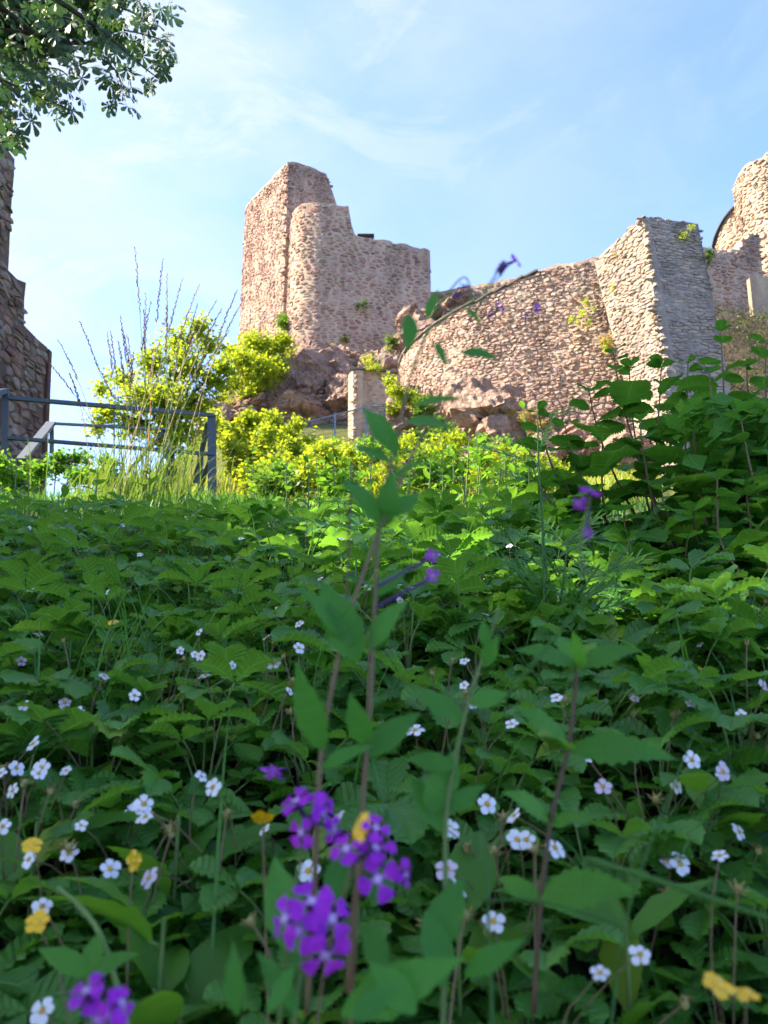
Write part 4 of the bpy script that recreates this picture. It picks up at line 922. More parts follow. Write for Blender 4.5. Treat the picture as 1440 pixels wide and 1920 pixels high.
    stem_obj(H, [(930, 1330, .34), (1020, 1220, .345), (1130, 1085, .35), (1190, 1010, .352), (1255, 922, .355)], .0009, .0006, M['grassgreen'])
    stem_obj(H, [(1130, 1085, .35), (1098, 1070, .352), (1088, 1030, .354), (1100, 960, .355), (1105, 930, .355)], .0008, .0006, M['stalk'])
    for px, py, f, s in [(1108, 920, (.3, -.4, .9), .62), (1085, 945, (-.6, -.7, .0), .36), (1100, 1000, (-.2, -.9, -.3), .3)]:
        rocket_flower(H, px, py, .355, f, s, rr, P(1103, 945, .355))
    for px, py in ((810, 1042), (811, 1080)): rocket_flower(A, px, py, .42, (.2, -1, .1), .42, rr, P(702, py + 60, .43))
    # broad rocket leaves low in the foreground
    K = pl(700, .40, 'leafy green rocket plant without flowers at the bottom centre')
    for a, b, pf in [((445, 1905, .34), (437, 1765, .34), LANCE), ((640, 1900, .38), (870, 1795, .36), LANCE), ((800, 1800, .40), (870, 1640, .42), OVATE), ((560, 1790, .40), (510, 1600, .42), OVATE), ((700, 1700, .42), (740, 1600, .44), OVATE), ((620, 1700, .42), (650, 1580, .44), OVATE), ((720, 1830, .40), (690, 1720, .42), OVATE), ((830, 1850, .38), (800, 1700, .40), OVATE), ((500, 1900, .34), (560, 1800, .35), LANCE), ((560, 1900, .35), (480, 1780, .36), LANCE), ((870, 1830, .38), (985, 1760, .37), LANCE), ((780, 1900, .36), (690, 1800, .36), OVATE), ((660, 1910, .34), (740, 1850, .35), OVATE), ((800, 1530, .44), (860, 1400, .45), OVATE), ((840, 1520, .44), (910, 1470, .44), OVATE), ((830, 1560, .44), (770, 1450, .45), OVATE)]:
        px_leaf(K, a, b, M['rocket'], pf, (rr.uniform(-.4, .4), -.9, .5), rr)
    stem_obj(K, [(830, 1960, .40), (835, 1700, .42), (840, 1500, .44), (880, 1310, .45), (912, 1215, .46), (936, 1140, .46)], .0016, .0009, M['stalk'])
    for a, b in [((912, 1215, .46), (905, 1160, .46)), ((905, 1250, .46), (935, 1190, .45)), ((880, 1320, .45), (960, 1300, .45)), ((870, 1350, .45), (780, 1300, .46)), ((850, 1440, .44), (760, 1420, .45))]: px_leaf(K, a, b, M['rocket'], OVATE, (rr.uniform(-.4, .4), -.9, .5), rr)
rockets()

def nettles():
    rr = random.Random(41)
    N_ = empty('dead_nettle', (P(1020, 1700, .5).x, .52, ground(.12, .52)), 'toothed bright green nettle-like plant right of centre', 'nettle')
    stem_obj(N_, [(1000, 1900, .50), (1015, 1680, .50), (1035, 1530, .51), (1065, 1405, .52), (1078, 1300, .53), (1082, 1235, .53)], .0017, .0012, M['brownstalk'])
    for a, b in [((1082, 1250, .53), (965, 1212, .52)), ((1082, 1250, .53), (1205, 1212, .52)), ((1080, 1255, .53), (1078, 1175, .50)), ((1082, 1255, .53), (1045, 1190, .55)), ((1082, 1255, .53), (1120, 1200, .55)), ((1068, 1405, .52), (960, 1315, .51)), ((1070, 1408, .52), (1275, 1415, .50)), ((1066, 1405, .52), (1010, 1370, .48)), ((1030, 1540, .51), (945, 1480, .49)), ((1030, 1545, .51), (1110, 1530, .49)), ((1012, 1680, .50), (1200, 1665, .46)), ((1012, 1690, .50), (930, 1640, .52))]:
        px_leaf(N_, a, b, M['nettle'], OVATE, (rr.uniform(-.3, .3), -.75, .8), rr, 9, .14, .2, .6, wave=.08)
    # flat grass leaves crossing the foreground
    for k, (pts, w, lab) in enumerate([([(1105, 1612, .40), (1230, 1650, .38), (1440, 1722, .36), (1560, 1770, .35)], .0030, 'thick blurred grass stem crossing low at right'), ([(925, 1960, .40), (915, 1700, .42), (912, 1560, .44)], .0022, 'upright blurred grass blade low at centre-right'), ([(1140, 1960, .40), (1180, 1700, .42), (1260, 1480, .45), (1300, 1380, .47)], .0016, 'slender leaning grass blade at lower right'), ([(905, 1690, .42), (1000, 1688, .42), (1120, 1720, .42), (1210, 1760, .42)], .0014, 'arched horizontal grass blade at lower right')]):
        c = resample([P(*p) for p in pts], n=6); b = c[0]; e = empty('grass_stem', (b.x, b.y, ground(b.x, b.y)), lab, 'grass', 'single grass stems in the foreground'); n = len(c)
        MB().tube([p - e.location for p in c], [w * (1 - .5 * i / n) * .5 for i in range(n)], 5).obj('blade', M['grassgreen'], e, True)
nettles()

def buttercups():
    rr = random.Random(61)
    for px, py, d, lab, f in [(60, 1585, .62, 'yellow buttercup left, above another at the left edge', (.2, -.5, .8)), (250, 1615, .60, 'small tilted yellow buttercup among left strawberry leaves', (.8, -.3, .1)), (70, 1730, .52, 'large yellow buttercup low at the left edge', (0, -.55, .8)), (1345, 1847, .42, 'ragged yellow buttercup in the lower right corner', (.2, -.4, .9)), (1398, 1865, .42, 'yellow buttercup bud at the lower right corner', (0, -.2, 1)), (492, 1530, .55, 'faded yellow buttercup left of the purple clusters', (0, -.5, -.6)), (680, 1553, .38, 'single yellow petal flower amid the purple clusters', (-.7, -.5, .4)), (212, 1167, 1.15, 'tiny far buttercup among grass blades at left', (0, -.5, .8))]:
        h = P(px, py, d); x, y = h.x + rr.uniform(-.02, .02), d + .02; e = empty('buttercup', (x, y, ground(x, y)), lab, 'buttercup', 'buttercups')
        s = {'yellow buttercup bud at the lower right corner': .55, 'single yellow petal flower amid the purple clusters': .6}.get(lab, .68)
        add_flower(e, h, PET_Y, CENY, rr, Vector(f), s)
        for k in range(2): o = link('leaf', rr.choice(SLEAF), e, None, (0, 0, rr.uniform(0, 6)), .7)
    # green trifoliate shoot lower left
    e = empty('green_shoot', (P(190, 1800, .5).x, .5, ground(-.18, .5)), 'smooth light green three-lobed shoot at lower left', 'plant')
    stem_obj(e, [(250, 1960, .47), (195, 1770, .48), (150, 1700, .49), (108, 1665, .50)], .0018, .0012, M['stalk'])
    for a, b in [((165, 1830, .46), (70, 1775, .46)), ((165, 1830, .46), (185, 1745, .48)), ((165, 1830, .46), (262, 1785, .46))]: px_leaf(e, a, b, M['nettle'], OVATE, (0, -.5, .9), rr, 5, .03)
    stem_obj(e, [(165, 1830, .46), (170, 1900, .46), (190, 1980, .46)], .0010, .0012, M['stalk'], 'petiole')
buttercups()

# ------------------------------------------------------------------ grasses
def ribbon(mb, c, w, side=None, mat=0, rnd=0.0):
    vs = []; n = len(c)
    for i, p in enumerate(c):
        t = c[min(i + 1, n - 1)] - c[max(i - 1, 0)]; s = side or Vector((1, .3, 0)); k = w * (1 - (i / (n - 1)) ** 2) * .5 + .0002; vs += [p - s * k, p + s * k]
    mb.add(vs, [(2 * i, 2 * i + 1, 2 * i + 3, 2 * i + 2) for i in range(n - 1)], mat, None, rnd)
def grass_patch(name, label, spots, rr, hmin, hmax, w, mat, per=1):
    """spots: list of (x, y)"""
    mb = MB()
    for x, y in spots:
        for _ in range(per):
            bx, by = x + rr.gauss(0, .03), y + rr.gauss(0, .03); z = ground(bx, by) - .01; h = rr.uniform(hmin, hmax); a = rr.uniform(0, 6.28); l = h * rr.uniform(.1, .7); q = Vector((math.cos(a) * l, math.sin(a) * l, 0)); b = Vector((bx, by, z))
            s = Vector((math.cos(a + 1.57), math.sin(a + 1.57), 0)); ribbon(mb, bez(b, b + Vector((0, 0, h * .7)), b + q + Vector((0, 0, h * rr.uniform(.75, 1))), 4), w * rr.uniform(.6, 1.3), s, 0, rr.random())
    o = mb.obj(name, mat); setp(o, label, 'grass', None, 'stuff'); return o
rr = random.Random(201)
def spots(n, y0, y1, xl, xr, pw=1.0, patch=0.0):
    out = []
    while len(out) < n:
        y = y0 + (y1 - y0) * rr.random() ** pw; x = rr.uniform(xl * y, xr * y)
        if patch and mnoise.noise(Vector((x * patch, y * patch, 7))) < -.05: continue
        out.append((x, y))
    return out
grass_patch('meadow_grass', 'fresh green meadow grass behind the strawberry bed', spots(4200, 3.0, 9.5, -.6, .55), rr, .10, .26, .008, M['grassgreen'])
grass_patch('sunlit_grass', 'sunlit yellowish grass on the slope below the gate', spots(5200, 9.0, 25.5, -.42, .36, .9), rr, .2, .5, .022, M['meadow'])
grass_patch('dry_grass', 'dry straw coloured grass in the sunlit meadow', spots(1300, 8.0, 25.5, -.3, .36, .9, .35), rr, .3, .6, .014, M['straw_grass'])
grass_patch('bed_grass', 'thin green grass blades growing through the strawberry bed', spots(150, .5, 2.8, -.55, .5), rr, .15, .30, .0035, M['grassgreen'])
grass_patch('left_grass', 'tuft of thin grass blades among the left strawberry plants', [(P(px, 1180, 1.15).x, 1.15 + rr.uniform(-.1, .1)) for px in [rr.gauss(225, 35) for _ in range(26)]], rr, .2, .34, .0035, M['grassgreen'])
grass_patch('railing_grass', 'green grass growing around the railing foot', spots(2300, 6.0, 9.4, -.56, -.14), rr, .10, .26, .009, M['grassgreen'])

def tall_grass():
    tips = [(253, 462), (305, 485), (313, 513), (343, 520), (374, 533), (445, 543), (459, 557), (406, 562), (416, 580), (370, 570), (283, 565), (314, 572), (273, 550), (225, 592), (233, 628), (207, 620), (200, 622), (222, 640), (238, 628), (181, 684), (108, 636), (149, 602), (130, 700), (84, 672), (270, 580), (380, 582), (300, 640), (340, 620), (430, 620), (250, 660), (320, 660), (395, 640)]
    rr = random.Random(91); d = 6.3; b0 = Vector((P(262, 880, d).x, d, 0)); b0.z = ground(b0.x, d)
    t = empty('tall_grass_clump', b0, 'tall clump of flowering grass with dark seed heads rising above the railing', 'grass')
    for i, (px, py) in enumerate(tips):
        dd = d + rr.uniform(-.25, .25); tip = P(px, py, dd); b = b0 + Vector((rr.gauss(0, .12) + (px - 262) * .0009, rr.gauss(0, .1), 0)); b.z = ground(b.x, b.y)
        c = bez(b, b.lerp(tip, .5) + Vector(((262 - px) * .0009, 0, .1)), tip, 16); o = t.location; mb = MB(); lit = rr.random() < .5
        mb.tube([p - o for p in c[:13]], [.0042, .004, .004, .0038, .0036, .0034, .0032, .003, .0028, .0026, .0024, .0022, .002], 4, 0)
        h = mb.obj('grass_stalk', [M['straw_grass'] if rr.random() < .5 else M['grass']], t)
        mb = MB(); n = 34                                # seed head: little spikelets up the last quarter
        for k in range(n):
            s = 11.6 + 4.4 * k / n; j = min(15, int(s)); p = c[j].lerp(c[j + 1], s - j) - o; ax = (c[j + 1] - c[j]).normalized(); a = rr.uniform(0, 6.28); q = (ax + Vector((math.cos(a), math.sin(a), 0)) * .38).normalized(); w = .0085 * (1 - .6 * abs(k / n - .35))
            L = rr.uniform(.028, .05) * (1 - .45 * k / n); mb.tube([p, p + q * L * .5, p + q * L], [.001, w * .75, .0006], 4, 0, rr.random(), False)
        link('seed_head', mb.mesh('seed_head', [M['seedlit'] if lit else M['seed']]), h)
    mb = MB()
    for _ in range(230):
        b = b0 + Vector((rr.gauss(0, .28), rr.gauss(0, .2), 0)); b.z = ground(b.x, b.y); L = rr.uniform(.25, .8); a = rr.gauss(0, .45); q = Vector((math.sin(a) * L * .7 + .1, rr.uniform(-.2, .2), L)); ribbon(mb, [p - b0 for p in bez(b, b + Vector((q.x * .15, 0, L * .75)), b + q * rr.uniform(.8, 1.05), 5)], rr.uniform(.006, .013), Vector((math.cos(a * 2), .5, 0)).normalized(), 0, rr.random())
    setp(mb.obj('leaf_blades', M['grass'], t), kind='stuff')
tall_grass()

# ------------------------------------------------------------------ shrubs and trees
def crown_mesh(name, lumps, n, L, mat, seed, wid=.34, upb=.3, org=(0, 0, 0), shell=.55):
    """leaves clustered on twigs through a set of ellipsoid lumps (x, y, z, rx, ry, rz)"""
    rs = np.random.default_rng(seed); lumps = np.array(lumps, float); vol = lumps[:, 3] * lumps[:, 4] * lumps[:, 5]; vol = vol ** .75; k = rs.choice(len(lumps), size=max(1, n // 9), p=vol / vol.sum())
    d = rs.normal(size=(len(k), 3)); d[:, 2] += .25; d /= np.linalg.norm(d, axis=1)[:, None]; r = shell + (1.0 - shell) * rs.random(len(k)) ** .7; r *= np.where(rs.random(len(k)) < .22, 1.32, 1.0)
    tw = lumps[k, :3] + d * r[:, None] * lumps[k, 3:6]; tw = np.repeat(tw, 9, axis=0); dd = np.repeat(d, 9, axis=0); back = np.tile(np.linspace(0, 1, 9), len(k))[:, None]
    C = tw - dd * back * L * 3.2 + rs.normal(size=(len(k) * 9, 3)) * L * .62; dirs = dd + rs.normal(size=(len(k) * 9, 3)) * .8 - np.array([0, 0, .25])
    V = leaf_quads(rs, C, L, wid, upb, dirs) - np.array(org); return quads_mesh(name, V, mat, np.repeat(rs.random(len(k)) * .5, 9) + rs.random(len(k) * 9) * .5)
def shrub(name, label, cat, px, py, d, wpx, hpx, n, L, mat, seed, lumps=7, group=None, stem=True):
    rr = random.Random(seed); k = d / 1390.0; c = P(px, py, d); rx, rz = wpx * k / 2, hpx * k / 2; gz = min(ground(c.x, c.y), c.z - rz * .6); base = Vector((c.x, c.y, gz)); t = empty(name, base, label, cat, group)
    lm = [(c.x, c.y, c.z, rx * .55, rx * .5, rz * .55)]
    for i in range(lumps + 4):
        a = rr.uniform(0, 6.28); e = rr.uniform(-.8, 1.0); lm.append((c.x + math.cos(a) * rx * rr.uniform(.3, 1.0), c.y + math.sin(a) * rx * .7, c.z + e * rz * .75, rx * rr.uniform(.18, .45), rx * rr.uniform(.18, .45), rz * rr.uniform(.18, .5)))
    link('crown', crown_mesh('crown', lm, n, L, mat, seed, org=base), t)
    if stem:
        for i in range(4):
            q = Vector(lm[rr.randrange(len(lm))][:3]); MB().tube([p - base for p in bez(base + Vector((rr.uniform(-.1, .1), 0, -.1)), base.lerp(q, .5) + Vector((rr.uniform(-.2, .2), 0, .1)), q, 6)], [.03 * rx, .026 * rx, .022 * rx, .018 * rx, .014 * rx, .01 * rx, .006 * rx], 5).obj('stem', M['bark'], t)
    return t
def tree(name, label, base, lumps, n, L, mat, seed, r=.16, group=None):
    rr = random.Random(seed); base = Vector(base); t = empty(name, base, label, 'tree', group); top = Vector(np.mean(np.array(lumps)[:, :3], axis=0)); trunk = bez(base, base.lerp(top, .5) + Vector((rr.uniform(-.3, .3), 0, 0)), top, 8)
    tr = MB().tube([p - base for p in trunk], [r * (1 - .75 * i / 8) for i in range(9)], 8).obj('trunk', M['bark'], t, True)
    for lx in lumps:
        q = Vector(lx[:3]); s = trunk[rr.choice((3, 4, 5, 6))]; MB().tube([p - base for p in bez(s, s.lerp(q, .5) + Vector((0, 0, .3)), q, 6)], [r * .45 * (1 - .8 * i / 6) for i in range(7)], 5).obj('limb', M['bark'], t, True)
    link('crown', crown_mesh('crown', lumps, n, L, mat, seed, org=base), t); return t
def lumps_px(spec, d, seed):
    rr = random.Random(seed); out = []
    for px, py, r in spec:
        dd = d + rr.uniform(-1, 1) * r / 1390 * d * .8; c = P(px, py, dd); k = r * d / 1390.0; out.append((c.x, c.y, c.z, k, k, k * .85))
    return out
d = 19
lp = lumps_px([(370, 610, 34), (330, 640, 40), (395, 650, 36), (285, 680, 42), (350, 690, 52), (400, 720, 44), (230, 715, 36), (190, 730, 26), (260, 745, 50), (310, 750, 55), (370, 770, 50), (200, 775, 40), (250, 800, 46), (420, 690, 30), (330, 820, 55), (180, 800, 25)], d, 1)
b = P(330, 900, d); b.z = ground(b.x, b.y); tree('leafy_tree', 'bright sunlit broadleaf tree behind the tall grass stalks', b, lp, 12500, .115, M['tree'], 301, .14)
lp = lumps_px([(480, 650, 40), (515, 655, 34), (455, 680, 36), (490, 700, 40), (530, 640, 22), (440, 720, 26), (520, 690, 30), (470, 735, 26), (430, 660, 20)], 33, 2)
b = P(480, 760, 33.5); tree('cliff_shrub', 'rounded yellow-green shrub on the crag left of the tower', b, lp, 9500, .15, M['shrub'], 302, .10)
sh = [('yellow-green leafy shrub right behind the railing end post', 440, 825, 13.5, 110, 90, 3000, .085, 'shrub'),
      ('pale sunlit shrub right of the railing, in front of the crag', 535, 822, 16, 110, 80, 3200, .09, 'shrub'),
      ('low sunlit shrub left of the gate foot', 490, 850, 12, 150, 80, 3200, .075, 'meadow'),
      ('low bright bush before the mesh gate', 640, 848, 18, 90, 44, 2200, .085, 'shrub'),
      ('bright yellow-green bush growing at the end of the curved wall', 765, 745, 26.5, 85, 85, 2600, .11, 'shrub'),
      ('dark green bush tucked under the yellow one beside the curved wall', 790, 765, 26.0, 50, 60, 1400, .10, 'shrubdark'),
      ('green bush in front of the bedrock', 815, 825, 18, 90, 90, 2600, .085, 'shrubdark'),
      ('yellow bush left of the bedrock', 765, 850, 15, 100, 80, 2800, .075, 'shrub'),
      ('small yellow-green bush at the bedrock foot', 890, 895, 12, 130, 60, 2400, .065, 'shrub'),
      ('sunlit low bush centre of the meadow', 590, 860, 11, 130, 60, 2600, .065, 'meadow'),
      ('yellow sunlit bush behind the hazel', 1020, 900, 12, 120, 70, 2000, .07, 'shrub'),
      ('small pale tuft bush on top of the bedrock', 850, 745, 27, 50, 40, 900, .09, 'meadow'),
      ('green tuft on the dark rock beside the bastion', 735, 640, 34.5, 22, 36, 500, .11, 'shrubdark'),
      ('olive tuft at the tower foot', 533, 605, 39.0, 26, 44, 700, .13, 'shrubdark'),
      ('leafy bush by the far left railing', 110, 878, 9.6, 130, 90, 2600, .055, 'herbm'), ('grassy green bush under the middle of the railing', 215, 905, 8.4, 170, 60, 2400, .05, 'herbm'), ('low green bush at the left edge under the railing', 20, 895, 8.2, 120, 70, 2200, .05, 'herbm')]
rb = random.Random(12)
spot = ['behind the railing end post', 'left of the gate foot', 'below the mesh gate', 'below the retaining wall', 'below the bedrock', 'behind the hazel tips']
for i in range(34):
    px = 445 + 575 * (i + rb.uniform(.1, .9)) / 34; d = rb.uniform(7.5, 15); py = rb.uniform(838, 905) if d > 10 else rb.uniform(885, 915)
    sh.append(('low sunlit weed clump %s, %d%s from the left' % (spot[min(5, int((px - 400) / 104))], i + 1, 'th' if 10 <= (i + 1) % 100 <= 20 else {1: 'st', 2: 'nd', 3: 'rd'}.get((i + 1) % 10, 'th')), px, py, d, rb.uniform(60, 120), rb.uniform(40, 75), 900, .05 + .0016 * d, rb.choice(('shrub', 'meadow', 'meadow', 'shrubdark', 'herbm'))))
M['herbm'] = M['herb']
for i, (lab, px, py, d, w, h, n, L, mt) in enumerate(sh): shrub('bush', lab, 'bush', px, py, d, w, h, n, L, M[mt], 400 + i, group='bushes on the castle slope')
# plants growing out of the walls
wt = [('yellow-leaved sapling rooted in the curved wall', 1090, 590, 26.3, 50, 60, 500, .07, 'meadow'), ('orange dry tuft on the wall beside the buttress', 1130, 640, 25.6, 40, 34, 500, .07, 'straw_grass'), ('yellow flowering weed at the buttress top', 1285, 440, 23.0, 44, 44, 300, .055, 'meadow'), ('green tuft trailing on the buttress right edge', 1328, 490, 23.2, 24, 60, 420, .06, 'shrubdark'), ('small moss tuft high on the lit buttress face', 1165, 480, 24.6, 20, 30, 260, .05, 'meadow'), ('small moss tuft lower on the lit buttress face', 1148, 545, 25, 18, 26, 220, .05, 'meadow'), ('tuft in the middle of the bastion', 680, 575, 38.1, 26, 26, 260, .09, 'shrubdark'), ('tuft low on the bastion', 645, 635, 37.9, 18, 40, 260, .09, 'ivy'), ('tan tuft on the bedrock', 960, 775, 25.3, 70, 40, 900, .08, 'straw_grass'), ('ochre fern clump on the right of the bedrock', 1010, 800, 24.8, 80, 60, 1200, .08, 'straw_grass'), ('pale weed at wall foot', 920, 755, 26.4, 60, 40, 500, .07, 'meadow'), ('green weed at the buttress base left edge', 1135, 655, 25.4, 18, 24, 200, .06, 'shrub'), ('grassy tuft on the crag centre', 620, 660, 35.5, 40, 30, 500, .09, 'straw_grass'), ('grassy tuft on the crag left', 560, 660, 36, 40, 34, 500, .1, 'meadow'), ('grassy tuft on the crag right', 645, 715, 34, 26, 30, 360, .08, 'shrubdark'), ('grassy ledge tuft low on the crag left', 430, 755, 33.5, 70, 26, 700, .09, 'meadow'), ('weed on the link wall', 838, 570, 37.5, 22, 30, 260, .1, 'ivy'), ('tuft on the crag middle ledge', 690, 680, 35, 30, 24, 300, .09, 'meadow')]
for i, (lab, px, py, d, w, h, n, L, mt) in enumerate(wt): shrub('wall_plant', lab, 'wall plant', px, py, d, w, h, n, L, M[mt], 500 + i, lumps=5, group='weeds growing on the ruin', stem=False)
def ivy_bank():
    mb = MB(); vs = []; nx, ny = 20, 20                  # earth bank right of the buttress
    for j in range(ny + 1):
        for i in range(nx + 1):
            x = 9.6 + 9 * i / nx; t = j / ny; y = 25.0 + 9.0 * t + 1.2 * (i / nx); z = 6.0 + 11.2 * t ** .9 + mnoise.noise(Vector((x * .6, t * 4, 2))) * .4; vs.append((x, y, z))
    mb.add(vs, [(j * (nx + 1) + i, j * (nx + 1) + i + 1, (j + 1) * (nx + 1) + i + 1, (j + 1) * (nx + 1) + i) for j in range(ny) for i in range(nx)]); o = mb.obj('earth_bank', plain('bank_earth', (.15, .115, .08), .95, .1, .4, 6, bump=.8), smooth_=True); setp(o, 'brown overgrown earth bank right of the buttress', kind='structure')
    rs = np.random.default_rng(8); k = rs.integers(0, len(vs), 3600); C = np.array(vs)[k] + rs.normal(size=(3600, 3)) * np.array([.3, .3, .18]) + np.array([0, -.15, .1]); C = np.repeat(C, 4, 0) + rs.normal(size=(14400, 3)) * .1
    setp(link('bank_ivy', quads_mesh('bank_ivy', leaf_quads(rs, C, .10, .38, .2), M['ivy'], rs.random(len(C)))), 'olive ivy and dry twigs covering the bank right of the buttress', 'ivy', None, 'stuff')
    mb = MB(); rr = random.Random(6)
    for _ in range(900):
        p = Vector(vs[rr.randrange(len(vs))]) + Vector((rr.uniform(-.3, .3), -.2, .1)); a = rr.uniform(-.8, .8); mb.tube([p, p + Vector((math.sin(a) * .4, -.1, .35)), p + Vector((math.sin(a) * .9, -.12, .55 + rr.uniform(-.3, .3)))], [.012, .01, .005], 3)
    setp(mb.obj('bank_twigs', M['dry']), 'dry brown twigs on the bank right of the buttress', 'twigs', None, 'stuff')
ivy_bank()

# white-topped flowers on the retaining wall
def wall_flowers():
    rr = random.Random(14); b = P(712, 690, 29.3); t = empty('white_wall_flowers', b, 'clump of white flowers on top of the small retaining wall', 'flower')
    for i in range(9):
        q = Vector((rr.uniform(-.22, .22), rr.uniform(-.1, .1), rr.uniform(.3, .6))); MB().tube([(0, 0, 0), q * .6, q], .008, 4).obj('stalk', M['stalk'], t); mb = MB()
        for k in range(10): a = rr.uniform(0, 6.28); blade(mb, .06, OVATE, TRS(q, a, rr.uniform(-.5, .8)), 2, 0, 0, .1, .1, 0)
        mb.obj('flower', M['white'], t)
    o = shrub('wall_plant', 'pale green leaves under the white wall flowers', 'wall plant', 700, 690, 29.3, 60, 20, 400, .07, M['meadow'], 610, group='weeds growing on the ruin', stem=False)
wall_flowers()

# ---- herbs in the shaded meadow behind the bed
def herb_proto(rr, h, nl, L, prof, mat):
    t = bpy.data.objects.new('leafy_herb', None); mb = MB(); lean = rr.uniform(-.12, .12); c = bez((0, 0, 0), (lean * .3 * h, 0, h * .5), (lean * h, 0, h), 6); st = mb.tube(c, [.006, .0055, .005, .0045, .004, .003, .002], 5).mesh('stem', [M['stalk']])
    leaves = []; az = 0
    for k in range(nl):
        s = .12 + .88 * k / nl; j = min(5, int(s * 6)); p = c[j].lerp(c[j + 1], s * 6 - j); az += 2.4; leaves.append((p, (rr.uniform(-.1, .7), rr.uniform(-.3, .3), az), L * (1.1 - .65 * s) * rr.uniform(.8, 1.2)))
    return st, leaves
rr = random.Random(33)
HERB = [big_leaf_mesh(rr, OVATE, [M['herb'], M['stalk']], teeth=5, tooth=.05, fold=rr.uniform(.1, .4), droop=rr.uniform(.4, 1.1)) for _ in range(4)]
HERBN = [big_leaf_mesh(rr, LANCE, [M['herb'], M['stalk']], teeth=4, tooth=.0, fold=rr.uniform(.1, .4), droop=rr.uniform(.2, .8), petiole=.02) for _ in range(4)]
hp = [(630, 905, 4.4, .62), (690, 890, 4.8, .6), (740, 885, 4.6, .66), (800, 880, 4.2, .7), (850, 870, 4.5, .75), (900, 880, 4.0, .7), (950, 890, 3.8, .66), (760, 930, 3.7, .5), (830, 925, 3.6, .52), (880, 930, 3.4, .5), (930, 930, 3.3, .52), (970, 850, 4.2, .8), (1010, 870, 3.8, .75), (580, 915, 4.6, .45), (540, 905, 5.0, .5), (660, 935, 3.8, .4), (700, 945, 3.5, .35), (820, 855, 5.5, .8), (760, 860, 5.8, .75), (670, 870, 6, .7), (600, 880, 6, .6), (900, 850, 5.2, .8), (480, 890, 6.2, .6), (870, 905, 3.8, .75), (905, 900, 3.6, .8), (120, 900, 5.0, .4), (60, 910, 4.8, .4), (180, 925, 4.3, .35), (280, 935, 4.4, .35), (30, 930, 4.2, .4), (940, 960, 3.0, .45), (990, 930, 3.2, .6)]
hp = [(a, b_, c_, h_ * (.68 if 730 < a < 1000 else 1)) for a, b_, c_, h_ in hp]; hp.sort()
for i, (px, py, d, h) in enumerate(hp):
    x = P(px, py, d).x; b = Vector((x, d, ground(x, d))); nar = i % 4 == 1; nb = 'behind the railing grass' if px < 420 else 'beside the hazel' if px > 900 else 'in the middle behind the strawberry bed'
    t = empty('leafy_herb', b, ('narrow-leaved' if nar else 'broad-leaved') + ' herb, %d%s from the left, ' % (i + 1, 'th' if 10 <= (i + 1) % 100 <= 20 else {1: 'st', 2: 'nd', 3: 'rd'}.get((i + 1) % 10, 'th')) + nb, 'herb', 'leafy herbs behind the strawberry bed'); st, lv = herb_proto(rr, h, 13 if nar else 9, .15 if nar else .13, None, None); link('stem', st, t)
    for p, r_, s in lv: link('leaf', rr.choice(HERBN if nar else HERB), t, p, r_, s)
# purple and white specks of flowers in the meadow
def specks(name, label, pts, mat, n, size, seed):
    rr = random.Random(seed); mb = MB()
    for px, py, d, sp in pts:
        for _ in range(n):
            c = P(px + rr.gauss(0, sp), py + rr.gauss(0, sp * .5), d + rr.uniform(-.2, .2)); a = rr.uniform(0, 6)
            for k in range(4): blade(mb, size * rr.uniform(.7, 1.2), OVATE, TRS(c, a + k * 1.57, rr.uniform(-.4, .7)), 2, 0, 0, .1, .2, 0)
    setp(mb.obj(name, mat), label, 'flowers', None, 'stuff')
specks('purple_vetch', 'scattered small purple flowers in the meadow', [(700, 880, 4.4, 25), (760, 895, 4.2, 30), (20, 915, 4.2, 18), (840, 835, 8, 12), (1020, 880, 3.6, 14), (520, 1450, .8, 10), (110, 870, 6, 20)], M['purple'], 9, .012, 3)
specks('white_daisies', 'scattered tiny white flowers in the left meadow', [(60, 920, 4.2, 40), (150, 905, 4.6, 50), (250, 920, 4.4, 40), (120, 960, 3.2, 30), (180, 1000, 2.6, 30), (800, 910, 4, 40), (140, 1020, 2.3, 25)], M['white'], 16, .008, 4)
specks('yellow_vetch', 'scattered yellow flowers in the sunlit meadow', [(470, 860, 9, 30), (550, 850, 10, 30), (870, 860, 12, 30), (1010, 900, 9, 30), (450, 910, 5, 20), (230, 830, 7, 20)], M['yellow'], 10, .02, 5)

# ---- feathery plant in front of the hazel
rv = random.Random(19)
for i, (px, py, tx) in enumerate([(130, 1250, 'left middle of the bed'), (330, 1620, 'left of the purple clusters'), (980, 1130, 'below the feathery weed'), (1330, 1560, 'at the lower right'), (60, 1650, 'by the left buttercups'), (860, 1780, 'right of the largest purple cluster'), (1240, 1300, 'right of the nettle top'), (420, 1130, 'left of the tall red stems'), (1180, 1860, 'at the bottom right'), (300, 1850, 'at the bottom left')]):
    h = hit(px, py, .10); b = Vector((h.x, h.y, ground(h.x, h.y))); t = empty('broad_leaved_weed', b, 'smooth broad-leaved weed %s' % tx, 'weed', 'broad-leaved weeds in the bed')
    for k in range(7): link('leaf', rv.choice(HERB if i % 2 else HERBN), t, (0, 0, rv.uniform(.03, .13)), (rv.uniform(.2, .8), rv.uniform(-.3, .3), k * 2.4 + rv.uniform(-.3, .3)), rv.uniform(.07, .12))
    MB().tube([(0, 0, 0), (0, 0, .14)], .002, 5).obj('stem', M['stalk'], t)
